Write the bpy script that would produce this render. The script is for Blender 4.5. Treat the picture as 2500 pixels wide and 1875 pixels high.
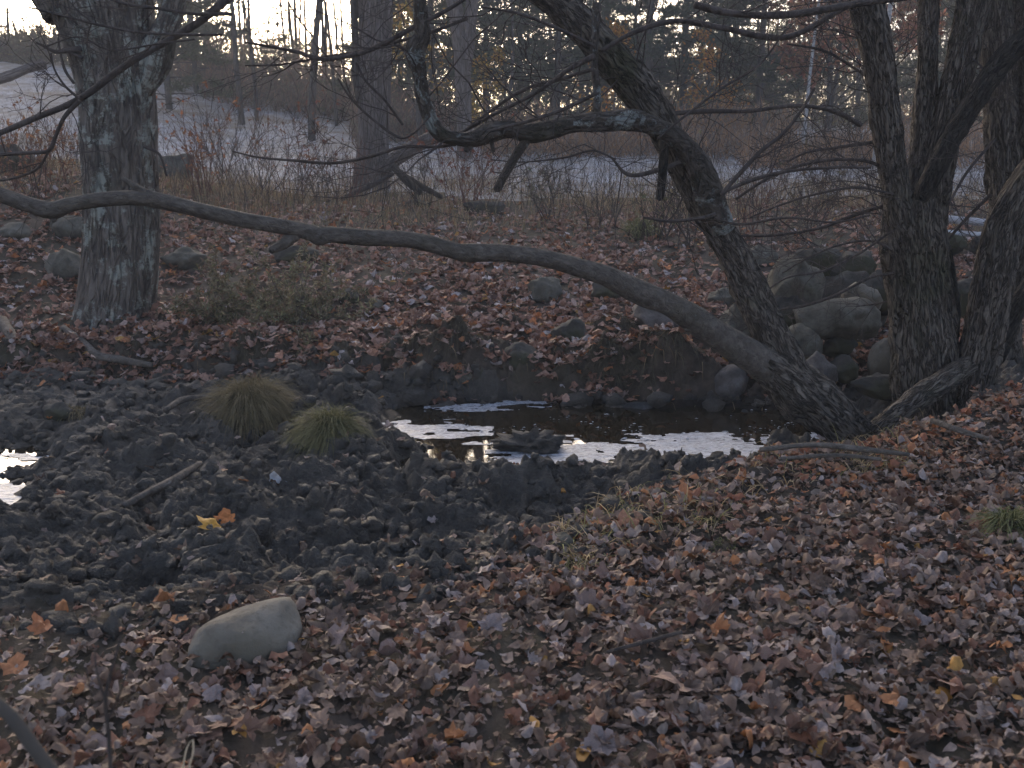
import bpy, bmesh, math, random
import numpy as np
from mathutils import Vector, Matrix, Euler

for o in list(bpy.data.objects): bpy.data.objects.remove(o)
S = bpy.context.scene
COL = S.collection
R = math.radians

# ------------------------------------------------------------------ camera, sky, sun, exposure
CAM = np.array([0.0, 0.0, 1.6]); PITCH = R(13.8); FPX = 2500 * 35 / 36.0
cd = bpy.data.cameras.new('camera'); cam = bpy.data.objects.new('camera', cd); COL.objects.link(cam)
cd.lens = 35; cd.sensor_width = 36; cd.clip_start = 0.05; cd.clip_end = 2000
cd.dof.use_dof = True; cd.dof.focus_distance = 6.0; cd.dof.aperture_fstop = 5.6
cam.location = CAM; cam.rotation_euler = (R(90) - PITCH, 0, 0)
S.camera = cam

SUN_EL, SUN_AZ = 13.0, -13.0            # degrees above the horizon, degrees right of the view axis (+Y)
W = bpy.data.worlds.new('World'); S.world = W; W.use_nodes = True
nt = W.node_tree; bg = nt.nodes['Background']
sky = nt.nodes.new('ShaderNodeTexSky'); sky.sky_type = 'NISHITA'; sky.sun_disc = False
sky.sun_elevation = R(SUN_EL); sky.sun_rotation = R(SUN_AZ)
sky.air_density = 0.5; sky.dust_density = 3.2; sky.ozone_density = 0.4
nt.links.new(sky.outputs[0], bg.inputs[0]); bg.inputs[1].default_value = 0.15

sl = bpy.data.lights.new('sun', 'SUN'); sun = bpy.data.objects.new('sun', sl); COL.objects.link(sun)
sl.energy = 0.25; sl.angle = R(3); sl.color = (1.0, 0.78, 0.5)
sd = Vector((math.sin(R(SUN_AZ)) * math.cos(R(SUN_EL)), math.cos(R(SUN_AZ)) * math.cos(R(SUN_EL)), math.sin(R(SUN_EL))))
sun.rotation_euler = sd.to_track_quat('Z', 'Y').to_euler()

S.view_settings.view_transform = 'Standard'; S.view_settings.look = 'None'
S.view_settings.exposure = 1.72; S.view_settings.gamma = 1.0; S.view_settings.use_curve_mapping = False
S.render.engine = 'CYCLES'
S.cycles.max_bounces = 4; S.cycles.diffuse_bounces = 2; S.cycles.glossy_bounces = 2; S.cycles.transmission_bounces = 2; S.cycles.transparent_max_bounces = 4; S.cycles.caustics_reflective = False
S.cycles.sample_clamp_indirect = 4.0; S.cycles.use_adaptive_sampling = True; S.cycles.adaptive_threshold = 0.02

# ------------------------------------------------------------------ helpers
K = 2500 / 2212.0                       # photo looked at on a 2212 px wide view
def ray(px, py):
    xc = (px - 1250) / FPX; yc = -(py - 937.5) / FPX
    c, s = math.cos(PITCH), math.sin(PITCH)
    return np.array([xc, c + yc * s, -s + yc * c])
def at(px, py, Y):                      # the point seen at photo pixel (px,py) at distance Y in front
    d = ray(px, py); return CAM + d * (Y / d[1])
def av(u, v, Y): return at(u * K, v * K, Y)
def m_px(Y): return Y / (FPX * math.cos(PITCH)) * 1.0    # metres per photo pixel, about
def on_z(px, py, z):
    d = ray(px, py); return CAM + d * ((z - CAM[2]) / d[2])

def smooth(a, b, x):
    t = np.clip((x - a) / (b - a), 0, 1); return t * t * (3 - 2 * t)
np.seterr(over='ignore'); U32 = np.uint32
def _mixh(h):
    h = (h ^ (h >> U32(13))) * U32(1274126177); h = (h ^ (h >> U32(15))) * U32(2246822519); h ^= h >> U32(16); return h * (1 / 4294967295.0)
def noise(x, y, z=None):
    x = np.asarray(x, float); y = np.asarray(y, float); x, y = np.broadcast_arrays(x, y)
    def cell(a, p):
        i = np.floor(a); f = a - i; A = i.astype(np.int64).astype(U32) * U32(p); return A, A + U32(p), f * f * f * (f * (f * 6 - 15) + 10)
    A0, A1, fx = cell(x, 374761393); B0, B1, fy = cell(y, 668265263)
    def plane(C):
        a = _mixh(A0 + B0 + C); a = a + (_mixh(A1 + B0 + C) - a) * fx; b = _mixh(A0 + B1 + C); b = b + (_mixh(A1 + B1 + C) - b) * fx; return a + (b - a) * fy
    if z is None: return plane(U32(0)) * 2 - 1
    C0, C1, fz = cell(np.asarray(z, float) + 0 * x, 2246822519); a = plane(C0); return (a + (plane(C1) - a) * fz) * 2 - 1
def fbm(x, y, z=None, o=3):
    r = 0; a = 1.0; s = 1.0
    for i in range(o):
        r = r + a * noise(np.asarray(x) * s + 17.3 * i, np.asarray(y) * s - 9.1 * i, None if z is None else np.asarray(z) * s + 5.7 * i); a *= 0.5; s *= 2.03
    return r

def mk(name, V, F, mat, parent=None, col=None, smoothed=False, link=True):
    V = np.asarray(V, np.float32)
    Fs = [np.asarray(f, np.int32) for f in (F if isinstance(F, list) else [F]) if len(f)]
    me = bpy.data.meshes.new(name)
    me.vertices.add(len(V)); me.vertices.foreach_set('co', V.ravel())
    nl = sum(f.size for f in Fs); npoly = sum(len(f) for f in Fs)
    me.loops.add(nl); me.polygons.add(npoly)
    me.loops.foreach_set('vertex_index', np.concatenate([f.ravel() for f in Fs]))
    tot = np.concatenate([np.full(len(f), f.shape[1], np.int32) for f in Fs])
    me.polygons.foreach_set('loop_start', np.concatenate([[0], np.cumsum(tot)[:-1]]).astype(np.int32))
    if smoothed: me.polygons.foreach_set('use_smooth', np.ones(npoly, bool))
    else: me.polygons.foreach_set('use_smooth', np.zeros(npoly, bool))
    if col is not None:
        a = me.color_attributes.new('Col', 'FLOAT_COLOR', 'POINT')
        c = np.ones((len(V), 4), np.float32); c[:, :col.shape[1]] = col
        a.data.foreach_set('color', c.ravel())
    me.update(calc_edges=True); me.validate()
    me.materials.append(mat)
    if not link: return me
    o = bpy.data.objects.new(name, me); COL.objects.link(o)
    if parent is not None: o.parent = parent
    return o
def tag(o, label=None, cat=None, group=None, kind=None):
    if label: o['label'] = label
    if cat: o['category'] = cat
    if group: o['group'] = group
    if kind: o['kind'] = kind
    return o
def empty(name, label, cat, loc=(0, 0, 0), group=None):
    o = bpy.data.objects.new(name, None); COL.objects.link(o); o.location = loc; o.empty_display_size = 0.1
    return tag(o, label, cat, group)
def local(V, root): return np.asarray(V) - np.array(root.location)

class Bag:                              # gathers many small pieces into one mesh
    def __init__(s): s.V = []; s.F = {3: [], 4: []}; s.C = []; s.n = 0
    def add(s, V, F, c=None):
        s.V.append(np.asarray(V, np.float64))
        for f in (F if isinstance(F, list) else [F]):
            if len(f): f = np.asarray(f); s.F[f.shape[1]].append(f + s.n)
        s.n += len(V)
        if c is not None:
            c = np.asarray(c, float); s.C.append(np.broadcast_to(c, (len(V), 3)) if c.ndim == 1 else c)
    def build(s, name, mat, parent=None, smoothed=False, off=None):
        V = np.concatenate(s.V)
        if off is not None: V = V - np.array(off)
        F = [np.concatenate(s.F[k]) for k in (3, 4) if s.F[k]]
        return mk(name, V, F, mat, parent, np.concatenate(s.C) if s.C else None, smoothed)

def spline(P, n):                       # Catmull-Rom through P (rows x,y,z,r...)
    P = np.asarray(P, float); Q = np.vstack([2 * P[0] - P[1], P, 2 * P[-1] - P[-2]])
    seg = np.linalg.norm(np.diff(P[:, :3], axis=0), axis=1); cum = np.concatenate([[0], np.cumsum(seg)])
    out = []
    for t in np.linspace(0, cum[-1], n):
        i = min(max(np.searchsorted(cum, t, 'right') - 1, 0), len(P) - 2)
        u = (t - cum[i]) / max(seg[i], 1e-9); p0, p1, p2, p3 = Q[i:i + 4]
        out.append(0.5 * ((2*p1) + (-p0+p2)*u + (2*p0-5*p1+4*p2-p3)*u*u + (-p0+3*p1-3*p2+p3)*u**3))
    return np.array(out)
def tube(pts, rad, seg=8, amp=0.0, k=3.0, ks=3.0, seed=0.0, knots=0.0, cap=True):
    P = np.asarray(pts, float); n = len(P); rad = np.asarray(rad, float)
    T = np.gradient(P, axis=0); T /= np.linalg.norm(T, axis=1)[:, None] + 1e-12
    a = np.array([0, 0, 1.0]) if abs(T[0][2]) < 0.9 else np.array([1.0, 0, 0])
    N = np.zeros_like(P); u = a - T[0] * a.dot(T[0]); N[0] = u / np.linalg.norm(u)
    for i in range(1, n):
        u = N[i-1] - T[i] * N[i-1].dot(T[i]); N[i] = u / (np.linalg.norm(u) + 1e-12)
    B = np.cross(T, N)
    th = np.linspace(0, 2 * np.pi, seg, endpoint=False)
    ct, st = np.cos(th), np.sin(th)
    rr = np.repeat(rad[:, None], seg, 1)
    if amp or knots:
        s = np.concatenate([[0], np.cumsum(np.linalg.norm(np.diff(P, axis=0), axis=1))])
        X = k * ct[None] + seed + 0 * rr; Yy = k * st[None] + 0 * rr; Z = s[:, None] * ks + 0 * rr
        if amp:
            w = 0.35 * fbm(X * .6 + 9, Yy * .6, Z * 1.3, 2)
            d = 1 - np.abs(noise(X + w, Yy + w, Z)) * 2.0 + 0.5 * fbm(X * 2.7, Yy * 2.7, Z * 2.5, 2)
            rr = rr * (1 + amp * d)
        if knots: rr = rr * (1 + knots * fbm(ct[None] * 1.1 + seed + 0 * rr, st[None] * 1.1 + 0 * rr, s[:, None] * (ks * 0.7) + 0 * rr, 2))
    V = (P[:, None] + rr[..., None] * (ct[None, :, None] * N[:, None] + st[None, :, None] * B[:, None])).reshape(-1, 3)
    i, j = np.meshgrid(np.arange(n - 1), np.arange(seg), indexing='ij'); j2 = (j + 1) % seg
    F = np.stack([i*seg+j, i*seg+j2, (i+1)*seg+j2, (i+1)*seg+j], -1).reshape(-1, 4)
    s_ = np.concatenate([[0], np.cumsum(np.linalg.norm(np.diff(P, axis=0), axis=1))]); rm = max(rad.mean(), .01)
    tube.C = np.stack([(ct[None] * rm + 0 * rr) + seed, st[None] * rm + 0 * rr, s_[:, None] + 0 * rr], -1).reshape(-1, 3)
    if not cap: return V, F
    tube.C = np.vstack([tube.C, tube.C[:1], tube.C[-1:]])
    V = np.vstack([V, P[0] - T[0] * rad[0] * .3, P[-1] + T[-1] * rad[-1] * .5]); q = np.arange(seg); q2 = (q + 1) % seg
    F3 = np.vstack([np.stack([q2, q, np.full(seg, n*seg)], -1), np.stack([(n-1)*seg+q, (n-1)*seg+q2, np.full(seg, n*seg+1)], -1)])
    return V, [F, F3]

# ------------------------------------------------------------------ materials
class NT:
    def __init__(s, name):
        s.m = bpy.data.materials.new(name); s.m.use_nodes = True; s.t = s.m.node_tree
        s.b = s.t.nodes['Principled BSDF']; s.b.inputs['Specular IOR Level'].default_value = 0.25
        s.co = s.t.nodes.new('ShaderNodeTexCoord').outputs['Object']
    def n(s, typ, **kw):
        n = s.t.nodes.new('ShaderNode' + typ)
        for k_, v in kw.items():
            if k_ in n.inputs: 
                if hasattr(v, 'is_output'): s.t.links.new(v, n.inputs[k_])
                else: n.inputs[k_].default_value = v
            else: setattr(n, k_, v)
        return n
    def link(s, a, b): s.t.links.new(a, b)
    def scaled(s, sc):
        return s.n('Mapping', Vector=s.co, Scale=sc).outputs[0]
    def noise(s, scale, detail=4, rough=0.6, vec=None, dist=0.0):
        return s.n('TexNoise', Vector=vec or s.co, Scale=scale, Detail=detail, Roughness=rough, Distortion=dist).outputs['Fac']
    def ramp(s, fac, stops, interp='LINEAR'):
        r = s.n('ValToRGB'); s.link(fac, r.inputs[0]); cr = r.color_ramp; cr.interpolation = interp
        while len(cr.elements) < len(stops): cr.elements.new(0.5)
        for e, (p, c) in zip(cr.elements, stops):
            e.position = p; e.color = (*c, 1) if hasattr(c, '__len__') else (c, c, c, 1)
        return r.outputs[0]
    def mix(s, f, a, b, typ='MIX'):
        n = s.n('MixRGB', blend_type=typ)
        for i, v in zip((0, 1, 2), (f, a, b)):
            if hasattr(v, 'is_output'): s.link(v, n.inputs[i])
            elif i == 0: n.inputs[0].default_value = v
            else: n.inputs[i].default_value = (*v, 1)
        return n.outputs[0]
    def attr(s): return s.n('Attribute', attribute_name='Col').outputs['Color']
    def bump(s, h, strength=0.5, dist=0.02):
        s.link(s.n('Bump', Height=h, Strength=strength, Distance=dist).outputs[0], s.b.inputs['Normal'])
    def out(s, col, rough=0.85):
        if hasattr(col, 'is_output'): s.link(col, s.b.inputs['Base Color'])
        else: s.b.inputs['Base Color'].default_value = (*col, 1)
        if hasattr(rough, 'is_output'): s.link(rough, s.b.inputs['Roughness'])
        else: s.b.inputs['Roughness'].default_value = rough
        return s.m
def bark(name, dark, mid, light, lichen=None, lich_lo=0.62, moss=None, sc=(9, 9, 2.2), bstr=0.8, along=False, furrow=0.0):
    q = NT(name)
    if along: q.co = q.n('Attribute', attribute_name='Col').outputs['Vector']     # runs with the grain: round the stem, along the stem
    v = q.scaled(sc)
    n1 = q.noise(3.0, 6, 0.65, v, 0.6); n2 = q.noise(1.1, 3, 0.5, v)
    c = q.ramp(n1, [(0.3, dark), (0.5, mid), (0.72, light)])
    c = q.mix(q.ramp(n2, [(0.35, 0.0), (0.7, 0.55)]), c, tuple(x * 0.55 for x in mid))
    if moss: c = q.mix(q.ramp(q.noise(2.4, 4, 0.6), [(0.55, 0.0), (0.7, 0.7)]), c, moss)
    if lichen:
        l = q.noise(4.5, 6, 0.75); c = q.mix(q.ramp(l, [(lich_lo, 0.0), (lich_lo + 0.05, 0.75)]), c, lichen)
    hgt = n1
    if furrow:
        f1 = q.noise(1.6, 3, 0.55, v, 0.9); fr = q.ramp(f1, [(.43, 0.0), (.5, 1.0), (.57, 0.0)]); c = q.mix(q.mix(1.0, fr, (furrow,) * 3, 'MULTIPLY'), c, tuple(x * .5 for x in dark))
        hgt = q.mix(.65, n1, q.ramp(f1, [(.42, 1.0), (.5, 0.0), (.58, 1.0)]))
    q.bump(hgt, bstr, 0.03)
    return q.out(c, 0.9)
M = {}
M['bark_near'] = bark('bark_near', (.05,.041,.032), (.15,.126,.102), (.28,.24,.197), (.27,.27,.23), 0.65, (.07,.072,.038), (26, 26, 5), 1.0, True, .85)
M['bark_limb'] = bark('bark_limb', (.06,.051,.042), (.122,.105,.088), (.2,.175,.15), (.25,.27,.245), 0.66, (.07,.065,.045), (14, 14, 8), 0.45, True, .12)
M['bark_lichen'] = bark('bark_lichen', (.04,.034,.028), (.095,.08,.066), (.16,.14,.12), (.3,.33,.31), 0.56, (.05,.05,.03), (18, 18, 7), 0.8, True, .35)
M['bark_maple'] = bark('bark_maple', (.045,.038,.032), (.165,.14,.118), (.25,.22,.19), (.34,.36,.31), 0.53, (.05,.05,.03), (8, 8, 1.5), 1.0, True, .5)
M['bark_far'] = bark('bark_far', (.07,.06,.052), (.19,.16,.145), (.33,.285,.26), None, .7, None, (16, 16, 1.5), 1.0, True, .6)
M['bark_wood'] = bark('bark_wood', (.04,.035,.03), (.085,.075,.065), (.14,.12,.11))
M['bark_birch'] = bark('bark_birch', (.2,.185,.17), (.4,.385,.37), (.5,.485,.47), None, .7, None, (1.5, 1.5, 8), .2)
M['twig'] = bark('twig_bark', (.045,.037,.032), (.085,.07,.062), (.13,.11,.1))
M['twig_red'] = bark('twig_red', (.09,.05,.04), (.16,.085,.065), (.22,.13,.1))
M['stick'] = bark('stick_bark', (.07,.06,.05), (.14,.12,.1), (.22,.19,.165), None, .7, None, (8, 8, 8))
M['stub'] = bark('stub_bark', (.02,.018,.015), (.05,.045,.038), (.09,.08,.07), None, .7, None, (24, 24, 6), .9, True, .6)

def attr_mat(name, rough=0.8, trans=0.0, var=0.25, sc=30, spec=0.25, bump=0.0):
    q = NT(name); n = q.noise(sc, 3, 0.6)
    c = q.mix(1.0, q.attr(), q.ramp(n, [(0.3, 1 - var), (0.7, 1 + var)]), 'MULTIPLY')
    m = q.out(c, rough); q.b.inputs['Specular IOR Level'].default_value = spec
    if bump: q.bump(n, bump, 0.01)
    if trans:
        t = q.n('BsdfTranslucent', Color=c); x = q.n('MixShader', Fac=trans)
        q.link(q.b.outputs[0], x.inputs[1]); q.link(t.outputs[0], x.inputs[2])
        q.link(x.outputs[0], q.t.nodes['Material Output'].inputs[0])
    return m
M['leaf'] = attr_mat('fallen_leaf', 0.62, 0.12, 0.3, 45, 0.3, 0.3)
M['blade'] = attr_mat('grass_blade', 0.7, 0.25, 0.2, 12)
M['needles'] = attr_mat('needles', 0.7, 0.2, 0.25, 2)
M['foliage'] = attr_mat('foliage', 0.7, 0.35, 0.25, 2)

q = NT('single_leaf'); ri = q.n('ObjectInfo').outputs['Random']
LEAFRAMP = [(0.0, (.13,.07,.045)), (0.16, (.2,.115,.08)), (0.32, (.25,.16,.125)), (0.48, (.19,.13,.1)), (0.6, (.27,.19,.16)), (0.74, (.3,.235,.215)), (0.82, (.22,.1,.06)), (0.92, (.36,.16,.07)), (0.96, (.26,.21,.195))]
c = q.mix(1.0, q.ramp(ri, LEAFRAMP, 'CONSTANT'), q.ramp(q.noise(40, 3, .6), [(.3, .7), (.7, 1.25)]), 'MULTIPLY')
q.bump(q.noise(60, 3, .6), .3, .01); M['leaf1'] = q.out(c, 0.62)

q = NT('wet_mud'); n1 = q.noise(14, 8, 0.7); n2 = q.noise(2.5, 4, 0.6); n3 = q.noise(70, 4, .7)
c = q.ramp(n1, [(0.3, (.058,.052,.044)), (0.55, (.108,.097,.083)), (0.8, (.155,.141,.121))])
c = q.mix(q.ramp(n2, [(.5, 0.0), (.75, .5)]), c, (.09, .075, .056))
wet = q.n('SeparateColor', Color=q.attr()).outputs[0]
c = q.mix(wet, c, (.024, .02, .016))
rg = q.mix(wet, q.ramp(n2, [(.3, .55), (.7, .85)]), (.16, .16, .16))
q.bump(q.mix(.6, n1, n3), 1.0, 0.05); M['mud'] = q.out(c, rg); q.b.inputs['Specular IOR Level'].default_value = 0.4
q = NT('soil'); n1 = q.noise(9, 8, 0.7); n2 = q.noise(1.3, 4, 0.6)
c = q.ramp(n1, [(0.3, (.035,.028,.021)), (0.55, (.08,.062,.048)), (0.78, (.14,.11,.088))])
c = q.mix(q.ramp(n2, [(.45, 0.0), (.7, .6)]), c, (.075, .07, .04))
q.bump(n1, 0.8, 0.04); M['soil'] = q.out(c, 0.9)
q = NT('frosted_field'); n1 = q.noise(3.5, 8, 0.75, q.scaled((1, .6, 1))); n2 = q.noise(.35, 4, 0.6); n3 = q.noise(22, 5, .7)
c = q.ramp(n1, [(0.3, (.22,.19,.16)), (0.46, (.5,.49,.5)), (0.62, (.78,.79,.84))])
c = q.mix(q.ramp(q.noise(.5, 6, .7), [(.44, 0.0), (.62, .85)]), c, (.33, .265, .19))
c = q.mix(q.ramp(n3, [(.35, .5), (.6, 0.0)]), c, (.16, .135, .11))
q.bump(q.mix(.5, n3, n1), 1.0, 0.2); M['field'] = q.out(c, 0.85)
q = NT('pond_water'); q.out((.022, .017, .010), 0.03); q.b.inputs['Specular IOR Level'].default_value = 0.5
q.bump(q.noise(6, 2, .5), .02, .02); M['water'] = q.m
q = NT('thin_ice'); v = q.scaled((5, 30, 5)); n1 = q.noise(3, 5, .7, v, 1.5); n2 = q.n('TexVoronoi', Vector=q.scaled((9, 26, 1)), Scale=1.6, feature='DISTANCE_TO_EDGE').outputs[0]
n4 = q.noise(4, 5, .7, q.scaled((3, 14, 3)), 2.); c = q.ramp(n4, [(.36, (.05,.05,.05)), (.5, (.4,.42,.46)), (.66, (.62,.64,.7))]); q.bump(q.mix(.5, n1, n2), .35, .02)
M['ice'] = q.out(c, q.ramp(n1, [(.3, .12), (.7, .4)])); q.b.inputs['Specular IOR Level'].default_value = 0.6
def stone(name, dark, mid, light, lich=(.17,.175,.15), moss=None, lo=.6):
    q = NT(name); n1 = q.noise(6, 8, .65); n2 = q.noise(38, 5, .7); n3 = q.noise(3.2, 5, .65)
    c = q.ramp(n1, [(.3, dark), (.5, mid), (.72, light)])
    c = q.mix(q.ramp(n3, [(lo, 0.0), (lo + .08, .6)]), c, lich)
    c = q.mix(q.ramp(n2, [(.3, .45), (.5, 0.0)]), c, tuple(x * .45 for x in dark))
    if moss: c = q.mix(q.ramp(q.noise(1.9, 4, .6), [(.48, 0.0), (.6, .8)]), c, moss)
    q.bump(q.mix(.35, n1, n2), .55, .03); return q.out(c, .88)
M['stone'] = stone('stone_grey', (0.05, 0.046, 0.036), (0.108, 0.1, 0.08), (0.17, 0.158, 0.132))
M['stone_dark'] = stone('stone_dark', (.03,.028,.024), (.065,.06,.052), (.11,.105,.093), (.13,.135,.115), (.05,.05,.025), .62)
M['stone_pale'] = stone('stone_pale', (0.12, 0.105, 0.083), (0.19, 0.172, 0.14), (0.245, 0.226, 0.19), (.26,.255,.22), (.12,.105,.075), .66)
M['stone_pink'] = stone('stone_pink', (0.065, 0.056, 0.05), (0.115, 0.102, 0.094), (0.17, 0.155, 0.145), (.24,.25,.24), None, .64)
M['stone_wet'] = stone('stone_wet', (.02,.02,.02), (.05,.05,.05), (.1,.1,.105), (.16,.17,.19), None, .58)
M['frost_wood'] = stone('frost_wood', (.2,.19,.18), (.4,.4,.42), (.55,.56,.6), (.6,.62,.65), None, .5)
M['dry_blade'] = attr_mat('dry_blade', .5, .1, .15, 20)
# ------------------------------------------------------------------ terrain
WZ = -0.36                                                   # water level
def curve(pix, z): P = np.array([on_z(a, b, z)[:2] for a, b in pix]); i = np.argsort(P[:, 0]); return P[i, 0], P[i, 1]
NX, NY = curve([(-900,1560),(-300,1530),(0,1510),(300,1485),(560,1450),(800,1410),(1050,1360),(1250,1300),(1380,1262),(1560,1205),(1750,1155),(1900,1118),(2040,1102),(2200,1065),(2500,1000),(3000,960)], 0.02)
FX_, FY_ = curve([(-900,930),(0,930),(250,922),(500,930),(800,930),(1050,948),(1300,962),(1500,967),(1750,965),(1900,965),(2100,985),(2500,970),(3300,960)], -0.28)
PY_ = np.array([7.6,7.85,8.15,8.6,9.1,10,11,12,13,14,15.5,17,19,22,28,35,45,60,90,160])
PZ_ = np.array([-.3,-.27,-.10,-.04,.0,.12,.25,.37,.49,.59,.68,.75,.83,.96,1.25,1.55,1.9,2.4,3.2,4.5])
POND = [(930,1015),(1060,990),(1300,978),(1500,975),(1750,980),(2000,1000),(2120,1030),(2040,1075),(1990,1100),(1800,1128),(1600,1140),(1500,1160),(1400,1180),(1190,1172),(1130,1130),(1050,1092),(960,1062),(890,1040)]
PUDDLES = [POND, [(-260,1110),(0,1114),(100,1117),(112,1132),(60,1150),(-200,1152)], [(-260,1180),(0,1186),(42,1190),(75,1222),(30,1248),(-240,1262)],
           [(985,1128),(1022,1128),(1034,1146),(1012,1156),(992,1150)], [(430,1108),(520,1112),(525,1124),(450,1124)],
           [(880,1034),(965,1026),(985,1040),(900,1052)], [(640,1072),(720,1068),(725,1078),(650,1082)], [(300,1128),(360,1126),(365,1134),(305,1136)],
           [(590,1098),(660,1094),(665,1106),(600,1110)]]
PUD_W = [np.array([on_z(a, b, WZ)[:2] for a, b in p]) for p in PUDDLES]
def sdist(x, y, poly):                                       # signed distance, negative inside
    d = np.full(x.shape, 1e9); ins = np.zeros(x.shape, bool); n = len(poly)
    for i in range(n):
        ax, ay = poly[i]; bx, by = poly[(i + 1) % n]; ex, ey = bx - ax, by - ay
        t = np.clip(((x - ax) * ex + (y - ay) * ey) / (ex * ex + ey * ey + 1e-12), 0, 1)
        d = np.minimum(d, np.hypot(x - ax - ex * t, y - ay - ey * t))
        cr = ((ay > y) != (by > y)) & (x < ex * (y - ay) / (ey if abs(ey) > 1e-9 else 1e-9) + ax); ins ^= cr
    return np.where(ins, -d, d)
HUM = []                                                     # swells of the far bank: x, y, rx, ry, height
def masks(x, y):
    wob = 0.10 * fbm(x * 1.3, y * 1.3, None, 2)
    yn = np.interp(x, NX, NY) + wob; yf = np.interp(x, FX_, FY_) + wob * 1.2
    wid = 0.4 + 0.75 * smooth(0.6, -1.2, x)
    tn = smooth(yn - 0.12, yn + wid, y); tf = smooth(yf - 0.22, yf + 0.42, y)
    return yn, yf, tn, tf
def H(x, y, detail=True, full=False):
    x = np.atleast_1d(np.asarray(x, float)); y = np.atleast_1d(np.asarray(y, float))
    yn, yf, tn, tf = masks(x, y)
    near = 0.0 + 0.16 * smooth(1.5, 3.0, x) * smooth(4.0, 5.8, y) + 0.025 * fbm(x * .8, y * .8, None, 2)
    lip = smooth(0.45, 0.0, np.abs(y - yn + .1)) * smooth(.2, 1.2, x) * smooth(2.2, 1.4, x) * 0.05
    basin = smooth(3.6, 2.5, x)
    mudz = -0.07 - 0.215 * basin + 0.03 * fbm(x * .9 + 4, y * .9, None, 2)
    far = np.interp(y + (7.85 - yf) * np.exp(-np.maximum(y - yf, 0) / 1.6), PY_, PZ_) + 0.05 * fbm(x * .7 + 2, y * .7, None, 3) * smooth(7.8, 9, y)
    far = far + 3.1 * smooth(19, 50, y) * smooth(0, -22, x) + 0.5 * smooth(9.0, 12, y) * smooth(-3.2, -6.5, x) * smooth(22, 14, y)
    z = (near + lip) * (1 - tn) + mudz * tn
    sd = np.full(x.shape, 1e9); box = (y > 3) & (y < 9)
    for p in PUD_W:
        sd[box] = np.minimum(sd[box], sdist(x[box], y[box], p))
    wetb = smooth(0.35, -0.05, sd)
    z = np.where(wetb > 0, z * (1 - wetb) + wetb * (WZ - 0.034 + 0.17 * np.clip(sd, -.35, .3)), z)
    z = z * (1 - tf) + far * tf
    for (hx, hy, rx, ry, hh) in HUM:
        ix = np.nonzero((np.abs(x - hx) < 2.4 * rx) & (np.abs(y - hy) < 2.4 * ry))[0]
        if len(ix): xa, ya = x[ix], y[ix]; z[ix] += hh * np.exp(-(((xa - hx) / rx) ** 2 + ((ya - hy) / ry) ** 2) ** 1.3) * np.clip(1 + .5 * fbm(xa * 4.5 + hx, ya * 4.5, None, 3), .3, 1.4)
    mud = tn * (1 - tf)
    if detail:
        wx = x + 0.16 * fbm(x * 2.6, y * 2.6, None, 3); wy = y + 0.16 * fbm(x * 2.6 + 31, y * 2.6, None, 3)
        amp = smooth(0, .22, mud) * (1 - 0.62 * smooth(0.10, -0.12, sd)) * (0.8 + 0.3 * noise(x * .7 + 3, y * .7)); on = amp > .01; e_ = np.zeros_like(x); X_, Y_2 = wx[on], wy[on]
        big = noise(X_ * 2.3, Y_2 * 2.9) ; r1 = np.abs(noise(X_ * 4.1 + 7, Y_2 * 5.2)); r2 = np.abs(noise(X_ * 9.3, Y_2 * 10.1 + 3)); hole = smooth(.15, .55, noise(X_ * 3.3 + 50, Y_2 * 4.0))
        ed = smooth(.05, .7, tn[on]); e_[on] = ed * (.11 * big - .07 * hole) + .115 * (r1 - .25) + .05 * (r2 - .25) + .03 * np.abs(noise(x[on] * 19, y[on] * 21)) + .018 * noise(x[on] * 31 + 5, y[on] * 33) + .012 * noise(x[on] * 58, y[on] * 55)
        z = z + amp * (e_ + .02)
        ft = np.nonzero((y - yf > -.3) & (y - yf < 1.3))[0]; wf = smooth(-.3, .0, (y - yf)[ft]) * smooth(1.3, .6, (y - yf)[ft]); z[ft] += wf * (.055 * fbm(x[ft] * 6.5 + 4, y[ft] * 6.5, None, 3) + .028 * np.abs(noise(x[ft] * 17, y[ft] * 17)) + .012 * noise(x[ft] * 37, y[ft] * 37))
        rough = (1 - mud) * smooth(15, 10, y)
        z = z + rough * (0.02 * fbm(x * 5, y * 5, None, 3) + .012 * fbm(x * 19, y * 19, None, 2) * smooth(7, 5, y)) + tf * smooth(2.2, .1, y - yf) * .09 * fbm(x * 2.4 + 8, y * 2.4, None, 4)
        z = z + smooth(14, 20, y) * 0.05 * fbm(x * 1.6, y * 1.2, None, 4)
    if full: return z, mud, sd, yn, yf
    return z
def hz(x, y): return float(H(x, y)[0])
def hit(px, py, Y0=2.0, Y1=120.0):                           # where the view ray through a photo pixel meets the smooth ground
    d = ray(px, py); Ys = np.exp(np.linspace(math.log(Y0), math.log(Y1), 700)); P = CAM + np.outer(Ys / d[1], d)
    g = H(P[:, 0], P[:, 1], False); i = np.argmax(P[:, 2] < g)
    return P[i] if P[i, 2] < g[i] else P[-1]
def hv(u, v): return hit(u * K, v * K)

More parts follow.
